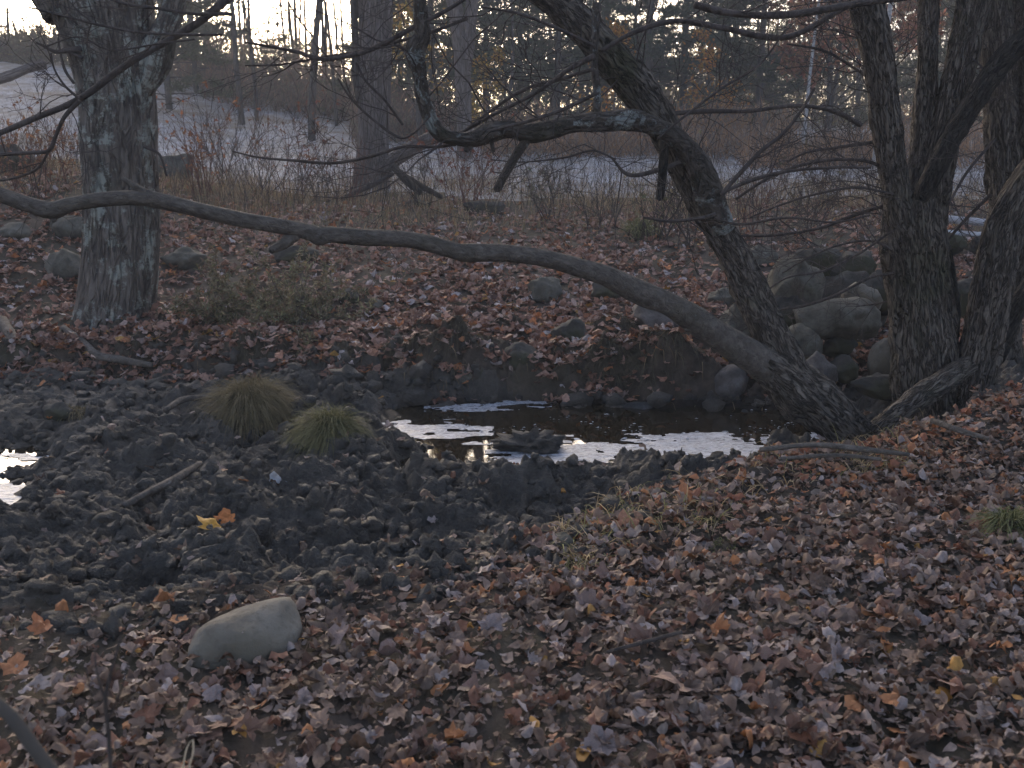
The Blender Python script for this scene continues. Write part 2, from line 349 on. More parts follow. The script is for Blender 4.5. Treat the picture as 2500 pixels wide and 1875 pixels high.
HUMV = [(985,775,85,48,'dark grass clump on the far bank left of the dull boulder'), (880,780,52,36,'small dark grass clump next to the far mud edge'), (1190,812,52,36,'brown grass clump at the water edge'), (1300,790,62,48,'dark grass clump at the water edge, mid-pond'), (1430,790,80,56,'big dark grass clump overhanging the water'), (690,800,70,30,'low greenish grass clump behind the right tussock'), (560,775,80,28,'low mossy grass clump behind the left tussock'), (1085,700,60,26,'mossy grass clump among leaves above the dull boulder'), (330,760,90,30,'mossy grass clump at the foot of the maple'), (1330,700,60,30,'grass clump left of the pink slab'), (1500,740,50,34,'dark grass clump between slab and tall stone')]
hl = []
for (u, v, w, h, lab) in HUMV:
    p = hit(u * K, (v + h * .8) * K); s_ = K * m_px(p[1]); hl.append((p[0], p[1] + w * s_ * .45, w * s_ * .9, w * s_ * .6, h * s_ * 1.35))
HUM.extend(hl)
NA, NR = 580, 720
ta = np.tan(np.radians(np.concatenate([np.linspace(-62, -34, 50, endpoint=False), np.linspace(-34, 34, NA - 100), np.linspace(34, 62, 51)[1:]])))
yy = np.concatenate([np.exp(np.linspace(math.log(.5), math.log(3), 50, endpoint=False)), np.exp(np.linspace(math.log(3), math.log(10), 520, endpoint=False)), np.exp(np.linspace(math.log(10), math.log(160), NR - 570))])
GX = yy[:, None] * ta[None]; GY = np.repeat(yy[:, None], len(ta), 1)
gz, gm, gs, gyn, gyf = H(GX.ravel(), GY.ravel(), True, True)
GV = np.stack([GX.ravel(), GY.ravel(), gz], -1); na = len(ta)
i, j = np.meshgrid(np.arange(len(yy) - 1), np.arange(na - 1), indexing='ij'); a = (i * na + j).ravel()
GF = np.stack([a, a + 1, a + na + 1, a + na], -1)
fm = gm[GF].mean(1); fy = GV[GF, 1].mean(1) + 1.0 * noise(GV[GF[:, 0], 0] * .4, GV[GF[:, 0], 1] * .4)
wetc = np.stack([smooth(0.16, -0.02, gs + .05 * fbm(GV[:, 0] * 5, GV[:, 1] * 5)) * smooth(WZ + .10, WZ + .03, gz)] * 3, -1)
cls = np.where(fm > np.where((gyf - GV[:, 1])[GF].mean(1) < .35, .55, .10), 1, np.where(fy > 16.4, 2, 0))
for k_, nm, mt in ((0, 'ground', 'soil'), (1, 'mud', 'mud'), (2, 'field', 'field')):
    f = GF[cls == k_]; u_, inv = np.unique(f, return_inverse=True)
    o = mk(nm, GV[u_], inv.reshape(f.shape), M[mt], None, wetc[u_] if k_ == 1 else None, True)
    tag(o, {0: 'dark brown soil of the banks under the leaves', 1: 'black trampled mud of the pond bed', 2: 'frosted pale meadow rising behind the bank'}[k_], nm, kind='structure')
g = np.linspace(-300, 300, 13); bx, by = np.meshgrid(g, np.linspace(-300, 160, 10)); bz = np.where((by > -10) , -3.0, -.3) - 0.0 * bx
bv = np.stack([bx.ravel(), by.ravel(), bz.ravel()], -1)
i, j = np.meshgrid(np.arange(9), np.arange(12), indexing='ij'); a = (i * 13 + j).ravel()
tag(mk('terrain', bv, np.stack([a, a + 1, a + 14, a + 13], -1), M['soil']), 'brown ground stretching away around the pond', 'terrain', kind='structure')

# ------------------------------------------------------------------ water and ice
wx0, wx1, wy0, wy1 = -9, 4.2, 4.2, 8.6
n1, n2 = 60, 30; X, Y_ = np.meshgrid(np.linspace(wx0, wx1, n1), np.linspace(wy0, wy1, n2)); a = (np.arange(n2 - 1)[:, None] * n1 + np.arange(n1 - 1)[None]).ravel()
tag(mk('water', np.stack([X.ravel(), Y_.ravel(), np.full(X.size, WZ)], -1), np.stack([a, a + 1, a + n1 + 1, a + n1], -1), M['water'], None, None, True), 'dark still pond water between the mud and the stones', 'water', kind='structure')
def ice_sheet(pix, label, seed, name='ice', grow_=-.02, one=False):
    P = np.array([on_z(a_, b_, WZ + .004)[:2] for a_, b_ in pix]); lo, hi = P.min(0), P.max(0); st = 0.009
    gx, gy = np.meshgrid(np.arange(lo[0] - .05, hi[0] + .05, st), np.arange(lo[1] - .05, hi[1] + .05, st))
    d = sdist(gx.ravel(), gy.ravel(), P) + 0.16 * fbm(gx.ravel() * 5 + seed, gy.ravel() * 13, None, 3) + .05 * noise(gx.ravel() * 34, gy.ravel() * 14 + seed) + grow_
    z = WZ + .004 + .003 * fbm(gx.ravel() * 12, gy.ravel() * 40 + seed, None, 2)
    m_ = gx.shape[1]; a_ = (np.arange(gx.shape[0] - 1)[:, None] * m_ + np.arange(m_ - 1)[None]).ravel()
    F = np.stack([a_, a_ + 1, a_ + m_ + 1, a_ + m_], -1); F = F[d[F].max(1) < 0]
    if one and len(F):
        lab = np.arange(len(z))
        for _ in range(400):
            m0 = lab[F].min(1); new = lab.copy(); np.minimum.at(new, F.ravel(), np.repeat(m0, 4))
            if (new == lab).all(): break
            lab = new
        fl = lab[F[:, 0]]; F = F[fl == np.bincount(fl).argmax()]
    u_, inv = np.unique(F, return_inverse=True)
    if len(F): tag(mk(name, np.stack([gx.ravel(), gy.ravel(), z], -1)[u_], inv.reshape(F.shape), M['ice'], None, None, True), label, 'ice')
ice_sheet([(1205,1092),(1270,1072),(1330,1066),(1395,1070),(1420,1080),(1460,1086),(1500,1120),(1480,1150),(1400,1170),(1180,1162),(1170,1122)], 'bright ice film around the mud island at the pond edge', 3)
ice_sheet([(1440,1090),(1520,1084),(1560,1068),(1640,1068),(1720,1060),(1790,1068),(1850,1075),(1990,1060),(2010,1080),(1960,1104),(1800,1124),(1600,1134),(1500,1120)], 'long bright ice film in front of the dark open water', 8)
ice_sheet([(925,1050),(960,1032),(1060,1028),(1080,1040),(1130,1046),(1190,1052),(1150,1080),(1060,1078),(950,1066)], 'thin broken ice film beside the green tussock at the pond end', 12)
ice_sheet([(1050,998),(1120,984),(1240,978),(1310,974),(1330,982),(1250,990),(1120,1000)], 'narrow ice film below the far leafy bank', 15)
ice_sheet([(15,1112),(108,1115),(112,1126),(40,1130)], 'broken ice film on the upper puddle at the left frame edge', 21, one=True, grow_=0.)
ice_sheet([(-140,1186),(0,1188),(44,1192),(76,1222),(26,1246),(-130,1255)], 'bright ice film on the lower puddle at the left frame edge', 25, one=True, grow_=0.)
rng = np.random.default_rng(5); b = Bag()                    # ice specks floating on the open water
for k_ in range(230):
    u_, v_ = rng.uniform(1060, 1960), 985 + 92 * rng.beta(2.6, 1.4)
    if noise(np.array([u_ / 60.]), np.array([v_ / 14.]))[0] < -.15: continue
    p = on_z(u_, v_, WZ + .004)
    if sdist(np.array([p[0]]), np.array([p[1]]), PUD_W[0])[0] > -.1: continue
    n_ = 6; th = np.linspace(0, 2 * np.pi, n_, endpoint=False); s_ = .002 + .008 * rng.random() ** 2
    top = np.stack([p[0] + s_ * rng.uniform(1.2, 3.) * np.cos(th), p[1] + s_ * np.sin(th), np.full(n_, p[2] + .003)], -1); cen = np.array([[p[0], p[1], p[2] + .008]])
    q_ = np.arange(n_); b.add(np.vstack([top, cen]), np.stack([q_, (q_ + 1) % n_, np.full(n_, n_)], -1))
tag(b.build('ice_specks', M['ice']), 'tiny pale ice flecks floating on the dark open water', 'ice', kind='stuff')

# ------------------------------------------------------------------ branches
def grow(out, p, d, L, r, depth, rng, wob=.22, up=0.0, n=6, kids=(2, 5), spread=(.5, 1.1), shrink=(.35, .65), rk=.5):
    d = d / np.linalg.norm(d); pts = [np.array(p, float)]; st = L / n
    for k_ in range(n):
        d = d + rng.normal(0, wob, 3) + np.array([0, 0, up]); d /= np.linalg.norm(d); pts.append(pts[-1] + d * st)
    pts = np.array(pts); rad = np.linspace(r, r * .35, n + 1); out.append((pts, rad))
    if depth > 0:
        for k_ in range(rng.integers(*kids)):
            t = rng.uniform(.2, .95); i_ = int(t * n); f = t * n - i_
            q_ = pts[i_] * (1 - f) + pts[min(i_ + 1, n)] * f; dd = pts[min(i_ + 1, n)] - pts[max(i_ - 1, 0)]; dd /= np.linalg.norm(dd) + 1e-9
            ax = rng.normal(0, 1, 3); ax -= dd * ax.dot(dd); ax /= np.linalg.norm(ax); a_ = rng.uniform(*spread)
            grow(out, q_, dd * math.cos(a_) + ax * math.sin(a_), L * rng.uniform(*shrink), max(r * rk * (1 - .4 * t), .0012), depth - 1, rng, wob, up, max(4, n - 1), kids, spread, shrink, rk)
def bag_tubes(out, seg=4, rmin=0.0):
    b = Bag()
    for p, r_ in out: b.add(*tube(p, np.maximum(r_, rmin), seg, cap=False))
    return b
def limb(root, name, path, seg=20, n=60, amp=.06, k=3.2, ks=5, seed=0., knots=.10, mat='bark_near', px=True, rscale=1.0):
    # path rows: u, v (2212 view), Y, radius in view pixels
    P = np.array([[*av(u, v, Y), r_ * K * m_px(Y) * rscale] for u, v, Y, r_ in path]); Q = spline(P, n)
    V, F = tube(Q[:, :3], np.maximum(Q[:, 3], .001), seg, amp, k, ks, seed, knots)
    mk(name, local(V, root), F, M[mat], root, tube.C, True); return Q
def twigs_on(root, Qs, rng, per, L, r, depth=2, up=.03, name='twig', mat='twig', lim=(0.1, 1.0), bias=None, rmin=.0014, **kw):
    out = []
    for Q, m_ in zip(Qs, per):
        for k_ in range(m_):
            t = rng.uniform(*lim); i_ = min(int(t * (len(Q) - 1)), len(Q) - 2); dd = Q[i_ + 1, :3] - Q[i_, :3]; dd /= np.linalg.norm(dd)
            ax = rng.normal(0, 1, 3); 
            if bias is not None: ax = ax * .8 + np.array(bias)
            ax -= dd * ax.dot(dd); ax /= np.linalg.norm(ax); a_ = rng.uniform(.6, 1.3)
            grow(out, Q[i_, :3], dd * math.cos(a_) + ax * math.sin(a_), rng.uniform(*L), rng.uniform(*r), depth, rng, .16, up, 7, **kw)
    o = bag_tubes(out, 4, rmin).build(name, M[mat], root, True, off=root.location); o['kind'] = 'stuff'; return o

# the leaning tree over the pond ------------------------------------------------
p = hv(1858, 968); LT = empty('leaning_tree', 'leaning rough-barked tree whose long bare limbs arch over the pond', 'tree', tuple(p))
Y0 = p[1]
limb(LT, 'trunk', [(1885,1010,Y0,30),(1862,968,Y0,44),(1800,905,Y0,46),(1740,855,Y0+.02,50),(1690,812,Y0+.02,44),(1640,780,Y0,36)], 44, 110, .11, 5, 6, 1., .18)
limb(LT, 'root', [(1850,980,Y0,26),(1890,930,Y0-.02,24),(1950,885,Y0+.02,22),(2020,835,Y0+.15,24),(2090,790,Y0+.3,22)], 20, 50, .12, 3, 7, 2., .18)
Q1 = limb(LT, 'limb', [(1720,838,Y0,40),(1680,805,Y0-.01,38),(1600,755,Y0-.05,34),(1500,690,Y0-.12,30),(1440,655,Y0-.17,28),(1385,632,Y0-.2,27),(1300,593,Y0-.25,23),(1200,563,Y0-.3,20),(1100,547,Y0-.36,18.5),(1010,547,Y0-.42,21),(985,543,Y0-.44,18.5),(900,520,Y0-.5,18),(800,513,Y0-.55,18),(715,507,Y0-.6,18),(690,510,Y0-.61,22),(660,500,Y0-.63,18),(540,478,Y0-.7,17),(470,463,Y0-.74,16.5),(400,446,Y0-.78,16.5),(335,432,Y0-.82,18),(300,428,Y0-.84,16.5),(220,431,Y0-.88,16.5),(150,443,Y0-.92,16.5),(112,454,Y0-.94,19),(60,441,Y0-.96,16),(0,420,Y0-1.,16),(-90,385,Y0-1.05,15)], 22, 260, .03, 2.6, 7, 3., .08, 'bark_limb', rscale=.93)
Q2 = limb(LT, 'limb', [(1735,850,Y0+.03,36),(1690,775,Y0+.05,37),(1650,690,Y0+.08,35),(1610,600,Y0+.1,33),(1572,525,Y0+.12,32),(1530,460,Y0+.14,31),(1488,390,Y0+.16,27),(1455,320,Y0+.18,28),(1420,248,Y0+.2,31),(1370,182,Y0+.22,33),(1310,112,Y0+.24,33),(1255,52,Y0+.26,30),(1190,-5,Y0+.28,28),(1100,-70,Y0+.3,26),(960,-140,Y0+.25,24),(700,-190,Y0+.1,20),(420,-200,Y0-.1,15)], 44, 260, .12, 5.5, 6, 4., .10)
Q3 = limb(LT, 'limb', [(1560,500,Y0+.06,24),(1540,440,Y0+.03,28),(1518,375,Y0,25),(1480,318,Y0-.03,22),(1430,280,Y0-.08,20),(1370,262,Y0-.12,20),(1300,262,Y0-.16,19),(1230,270,Y0-.2,18),(1170,284,Y0-.24,20),(1140,288,Y0-.26,19),(1100,278,Y0-.28,16),(1060,285,Y0-.3,18),(1020,300,Y0-.33,17),(985,298,Y0-.36,14),(952,288,Y0-.38,15),(930,258,Y0-.4,14),(914,210,Y0-.42,13),(905,160,Y0-.44,13),(896,112,Y0-.46,19),(912,75,Y0-.47,15),(908,30,Y0-.48,13),(905,-30,Y0-.5,12),(890,-150,Y0-.55,10)], 32, 260, .05, 5, 9, 5., .16, 'bark_lichen')
for path in ([(1142,296,Y0-.26,9),(1112,340,Y0-.28,9),(1072,411,Y0-.3,8.5)], [(1436,300,Y0-.06,10),(1432,360,Y0-.06,9.5),(1425,430,Y0-.06,8.5)], [(1024,300,Y0-.33,9),(1006,326,Y0-.34,6)], [(1058,290,Y0-.3,5),(1066,328,Y0-.3,4)], [(640,505,Y0-.64,12),(615,525,Y0-.66,12),(583,542,Y0-.68,7)], [(112,455,Y0-.94,8),(116,478,Y0-.94,6)], [(340,428,Y0-.82,10),(300,408,Y0-.84,7),(265,385,Y0-.86,5)], [(1500,690,Y0-.12,9),(1500,705,Y0-.14,10),(1355,640,Y0-.2,9)][:2] + [(1480,712,Y0-.15,6)], [(1290,8,Y0+.1,9),(1283,120,Y0+.05,8),(1290,200,Y0-.02,8),(1288,250,Y0-.1,9)]):
    limb(LT, 'stub', path, 10, 16, .08, 2, 8, 6., .1, 'stub' if path[0][0] == 1436 else 'bark_limb' if path[0][0] in (640, 112, 340, 1500) else 'bark_lichen')
thin = [  # hand-placed branches that show clearly
 [(985,312,5),(930,318,5.5),(870,317,6),(800,338,5.5),(720,352,5),(640,347,4.5),(560,340,3.5),(502,327,2.5)],
 [(-40,305,9),(60,262,9),(170,215,10),(260,150,10),(340,100,11),(430,48,12),(500,-10,13),(600,-90,14),(720,-190,15)],
 [(172,218,7),(140,252,7),(122,290,6),(105,325,7),(60,330,6),(-30,336,6)],
 [(105,328,4),(80,365,4),(30,385,4),(-20,392,3)],
 [(172,214,5),(140,185,4),(118,150,3),(110,115,2.5)],
 [(1030,-20,6),(965,22,6),(900,55,7),(840,88,7),(780,115,7.5),(700,128,7),(640,112,6),(580,100,5),(530,92,3)],
 [(1010,40,5),(930,70,5),(850,92,5),(770,112,5),(690,125,4),(600,140,3.5),(530,142,3)],
 [(500,30,6),(420,30,5),(340,18,5),(270,8,5),(200,-20,5)],
 [(480,75,4),(400,75,4),(300,70,4),(220,55,4),(150,38,3),(60,15,2)],
 [(420,85,3),(340,95,3),(240,108,3),(170,80,2.5),(100,100,2)],
 [(870,270,4),(830,215,4),(790,175,4),(770,135,4)],
 [(930,250,3),(890,290,4),(860,296,4),(810,262,4),(760,215,3.5),(730,170,3)],
 [(1285,120,9),(1230,150,8),(1150,205,7),(1060,250,6),(990,290,5)],
 [(1280,150,7),(1220,168,6),(1130,195,6),(1060,240,5),(1000,285,5)],
 [(1290,200,6),(1220,235,6),(1140,262,6),(1060,282,5)],
 [(1285,100,6),(1200,60,5),(1120,30,4),(1040,15,3)],
 [(1460,245,8),(1530,240,8),(1620,240,7),(1720,228,7),(1800,240,7),(1860,270,9)],
 [(1560,420,8),(1580,395,8),(1640,330,7),(1690,290,6),(1730,240,5),(1760,190,4)],
 [(1562,415,7),(1620,390,7),(1700,370,6),(1800,362,5),(1880,362,4)],
 [(1320,340,4),(1360,378,6),(1430,365,7),(1470,350,7)],
 [(1390,470,4),(1450,478,5),(1520,470,6),(1545,462,6)],
 [(1330,345,3),(1280,325,3),(1220,340,3),(1130,350,2),(1060,345,2)],
 [(1300,110,7),(1370,70,7),(1460,45,8),(1560,60,9),(1700,80,9),(1850,5,9),(1950,-20,10)],
 [(1500,10,10),(1580,28,11),(1700,32,11),(1850,8,10),(1960,-5,10)],
 [(1420,300,3),(1480,250,4),(1560,190,4),(1640,140,3),(1700,60,3)],
 [(1545,470,4),(1600,485,4),(1700,470,4),(1800,480,3),(1880,465,3)],
]
b = Bag(); TH = []
for k_, path in enumerate(thin):
    yb = Y0 - .3 + .25 * math.sin(k_ * 2.1); P = np.array([[*av(u, v, yb + .02 * i_), r_ * .5 * 1.25 * K * m_px(yb)] for i_, (u, v, r_) in enumerate(path)]); Q = spline(P, 40); TH.append(Q)
    V, F = tube(Q[:, :3], np.maximum(Q[:, 3], .002), 8, .05, 2, 6, k_, .15); mk('branch', local(V, LT), F, M['twig'], LT, None, True)
rng = np.random.default_rng(11)
twigs_on(LT, TH, rng, [3] + [6] * (len(TH) - 1), (.18, .65), (.002, .0045), 2, .02)
twigs_on(LT, [Q2, Q3], rng, [22, 9], (.3, 1.1), (.003, .007), 2, .02, lim=(.45, 1.0), bias=(-.3, 0, .3))
twigs_on(LT, [Q2], rng, [10], (.4, .9), (.003, .006), 2, .0, lim=(.3, .75), bias=(.8, 0, .2))

# the multi-stemmed tree at the right --------------------------------------------
p = hv(2010, 915); MT = empty('multi_stem_tree', 'thick shaggy multi-stemmed tree rising behind the base of the leaning tree', 'tree', tuple(p)); Ym = p[1] + .12
limb(MT, 'trunk', [(2015,960,Ym,92),(2010,925,Ym,80),(2000,860,Ym,68),(1995,760,Ym,62),(1988,650,Ym,57),(1982,560,Ym,58),(1975,480,Ym,60),(1975,430,Ym,50)], 72, 180, .12, 7.5, 3.2, 11., .12)
S1 = limb(MT, 'stem', [(1985,600,Ym-.02,27),(1962,520,Ym-.06,30),(1942,450,Ym-.08,30),(1930,370,Ym-.1,28),(1918,280,Ym-.12,27),(1905,180,Ym-.14,26),(1888,80,Ym-.16,29),(1868,-10,Ym-.18,31),(1850,-120,Ym-.2,32)], 52, 150, .13, 6, 4, 12., .12)
S2 = limb(MT, 'stem', [(1990,480,Ym,30),(1986,400,Ym+.02,25),(1994,300,Ym+.04,21),(2000,200,Ym+.06,20),(2004,100,Ym+.08,20),(2006,0,Ym+.1,20),(2005,-120,Ym+.1,25)], 52, 150, .13, 6, 4, 13., .12)
S3 = limb(MT, 'stem', [(2005,480,Ym-.03,34),(2022,380,Ym-.03,31),(2042,280,Ym-.02,29),(2064,180,Ym-.02,28),(2086,80,Ym,29),(2102,0,Ym,30),(2115,-120,Ym,36)], 52, 150, .13, 6, 4, 14., .12)
S4 = limb(MT, 'limb', [(1985,440,Ym-.1,16),(2010,385,Ym-.16,18),(2050,310,Ym-.2,20),(2100,225,Ym-.24,21),(2150,150,Ym-.28,22),(2212,85,Ym-.32,22),(2300,20,Ym-.36,27)], 26, 80, .12, 4, 5, 15., .1, 'stub')
limb(MT, 'stem', [(2060,950,Ym-.05,50),(2085,880,Ym-.08,46),(2110,780,Ym-.1,44),(2130,690,Ym-.12,42),(2150,580,Ym-.14,42),(2175,480,Ym-.15,38),(2215,400,Ym-.16,34),(2290,300,Ym-.16,32)], 52, 150, .13, 6, 4, 16., .12)
limb(MT, 'root', [(2040,900,Ym-.1,40),(2070,930,Ym-.18,32),(2095,960,Ym-.2,20)], 18, 30, .12, 3, 4, 17., .1)
limb(MT, 'stub', [(2050,770,Ym+.05,18),(2060,680,Ym+.12,14),(2058,600,Ym+.15,8),(2052,540,Ym+.16,4)], 12, 30, .15, 3, 5, 18., .1, 'stub')
p2 = av(2170, 880, Ym + .75); p2[2] = hz(p2[0], p2[1]); RT = empty('shaggy_trunk', 'dark shaggy upright trunk at the right frame edge behind the multi-stemmed tree', 'tree', tuple(p2)); Yr = p2[1]
S5 = limb(RT, 'trunk', [(2165,960,Yr,44),(2160,860,Yr,36),(2168,700,Yr,32),(2175,500,Yr,32),(2168,300,Yr,33),(2160,100,Yr,34),(2150,-120,Yr,32)], 48, 160, .14, 6, 4, 20., .12)
limb(RT, 'stem', [(2180,620,Yr-.05,26),(2215,480,Yr-.1,28),(2240,300,Yr-.1,28),(2230,100,Yr-.1,28),(2225,-100,Yr-.1,27)], 24, 90, .13, 4, 4, 21., .1)
limb(RT, 'limb', [(2130,830,Yr-.1,14),(2165,740,Yr-.2,17),(2212,640,Yr-.3,19),(2290,540,Yr-.4,18)], 20, 50, .12, 3, 5, 22., .1, 'stub')
side = [
 [(1935,590,5),(1880,600,5),(1800,640,5.5),(1730,662,5),(1690,668,4),(1650,690,3.5),(1600,715,2.5)],
 [(1928,440,6),(1860,460,6),(1780,490,5),(1700,505,4.5),(1620,510,4),(1560,505,3)],
 [(1930,380,6),(1880,350,6),(1800,345,5.5),(1720,360,5),(1650,390,5),(1590,430,5)],
 [(1925,500,4),(1860,545,4),(1780,585,4),(1700,600,3),(1640,640,3)],
 [(1925,300,5),(1870,310,6),(1800,320,5),(1740,330,4),(1700,350,3)],
 [(1915,200,4),(1850,150,4),(1780,110,4),(1700,95,3)],
 [(1930,420,4),(1850,405,4),(1760,420,4),(1680,445,3),(1620,470,3)],
 [(1928,540,4),(1880,520,4),(1810,530,3.5),(1740,560,3),(1690,590,2.5)],
 [(1935,645,3),(1900,655,3),(1850,662,2.5)], [(2140,420,6),(2080,480,6),(2030,540,5),(2010,560,5)], [(2150,300,5),(2090,370,5),(2050,440,4)],
]
SD = []
for k_, path in enumerate(side):
    yb = Ym - .05 + .2 * math.sin(k_ * 1.7); P = np.array([[*av(u, v, yb), r_ * .62 * K * m_px(yb)] for u, v, r_ in path]); Q = spline(P, 36); SD.append(Q)
    V, F = tube(Q[:, :3], np.maximum(Q[:, 3], .002), 8, .05, 2, 6, k_, .12); mk('branch', local(V, MT), F, M['twig'], MT, None, True)
rng = np.random.default_rng(21)
twigs_on(MT, SD, rng, [7] * len(SD), (.15, .5), (.002, .004), 2, .0)
twigs_on(MT, [S1], rng, [22], (.35, .9), (.003, .006), 2, .0, lim=(.05, .95), bias=(-1.2, .1, -.1))
twigs_on(MT, [S1, S3, S4], rng, [8, 10, 8], (.3, .8), (.003, .006), 2, .02, lim=(.3, 1.))
twigs_on(RT, [S5], rng, [16], (.3, .8), (.003, .006), 2, .0, lim=(.3, .9), bias=(-1, 0, -.2))

# the big maple on the far bank -------------------------------------------------
p = hit(278, 796); BT = empty('maple_tree', 'thick grey lichen-patched maple trunk on the far bank', 'tree', tuple(p)); Yb = p[1] + .35
kk = 1 / K
T1 = limb(BT, 'trunk', [(a_ * kk, b_ * kk, Yb, r_ * kk) for a_, b_, r_ in [(274,860,100),(277,800,88),(283,740,83),(290,650,82),(293,500,80),(290,350,82),(286,250,82),(274,150,86),(258,70,98),(242,0,108),(228,-70,100)]], 110, 240, .055, 9, 1.3, 31., .05, 'bark_maple')
limb(BT, 'limb', [(u, v, Yb - .05, r_) for u, v, r_ in [(300,190,30),(330,130,34),(352,75,26),(372,20,22),(385,-60,20),(410,-200,18)]], 20, 50, .07, 3, 3, 32., .1, 'bark_maple')
limb(BT, 'limb', [(u, v, Yb, r_) for u, v, r_ in [(180,10,80),(140,-60,75),(90,-160,62),(40,-300,50)]], 26, 40, .06, 4, 3, 33., .08, 'bark_maple')
for path in ([(175,105,8),(150,108,7),(120,112,6),(95,100,4),(78,92,3)], [(172,52,6),(150,38,5),(110,28,4),(60,15,2)], [(178,125,5),(155,115,4),(138,110,3)], [(310,315,5),(345,335,4),(360,380,3)], [(160,180,4),(140,150,4),(128,100,3),(126,72,2)]):
    limb(BT, 'branch', [(u, v, Yb - .35, r_ * .7) for u, v, r_ in path], 8, 16, .1, 2, 4, 34., .15, 'twig')
rng = np.random.default_rng(31); twigs_on(BT, [T1], rng, [10], (.3, .8), (.004, .008), 1, .03, lim=(.55, .95))
# ------------------------------------------------------------------ trees behind the bank
def zbase(px, Y):
    p = at(px, 500, Y); return np.array([p[0], Y, hz(p[0], Y)])
p = zbase(905, 17.2); ST = empty('forked_tree', 'straight pale grey-brown trunk at the field edge with a broken limb', 'tree', tuple(p)); Y = 17.2
pb = p; d_ = (p - CAM); vb = 937.5 - 0
limb(ST, 'trunk', [(a_ * kk, b_ * kk, Y, r_ * kk) for a_, b_, r_ in [(900,505,52),(904,470,45),(908,420,40),(912,350,36),(914,250,35),(916,100,37),(918,-60,38),(920,-400,36)]], 40, 150, .06, 5, 1.4, 41., .05, 'bark_far')
limb(ST, 'limb', [(a_ * kk, b_ * kk, Y - .2, r_ * kk) for a_, b_, r_ in [(930,420,16),(965,388,17),(1005,362,16),(1060,335,15),(1095,318,12)]], 16, 40, .08, 3, 3, 42., .1, 'bark_far')
limb(ST, 'limb', [(a_ * kk, b_ * kk, Y - .1, r_ * kk) for a_, b_, r_ in [(880,260,8),(868,180,8),(866,80,8),(864,-60,7)]], 12, 40, .06, 3, 2, 43., .05, 'bark_wood')
for path, lab in (([(958,405,8),(990,438,8),(1024,470,7)], 'dark dead pole leaning off the pale forked trunk, nearer its base'), ([(992,432,6),(1030,455,6),(1078,482,5)], 'yellow-lichened dead pole lying outermost beside the forked trunk')):
    P = np.array([[*at(a_, b_, 15.6 - .4 * i_), r_ * m_px(15.6)] for i_, (a_, b_, r_) in enumerate(path)]); Q = spline(P, 14); V, F = tube(Q[:, :3], Q[:, 3], 10, .08, 2, 3, 1., .1)
    tag(mk('dead_pole', V, F, M['stub'], None, tube.C, True), lab, 'branch')
p = zbase(1133, 25); T3 = empty('twin_trunk_tree', 'pale trunk dividing in two in front of the olive trees', 'tree', tuple(p))
limb(T3, 'trunk', [(a_ * kk, b_ * kk, 25, r_ * kk) for a_, b_, r_ in [(1136,440,20),(1134,300,17),(1132,200,17),(1124,100,17),(1108,0,16),(1095,-80,15),(1070,-260,12)]], 20, 60, .07, 4, 1.2, 44., .05, 'bark_far')
limb(T3, 'stem', [(a_ * kk, b_ * kk, 25, r_ * kk) for a_, b_, r_ in [(1134,200,10),(1142,120,14),(1150,40,14),(1158,-60,13),(1165,-260,10)]], 18, 50, .07, 4, 1.2, 45., .05, 'bark_far')

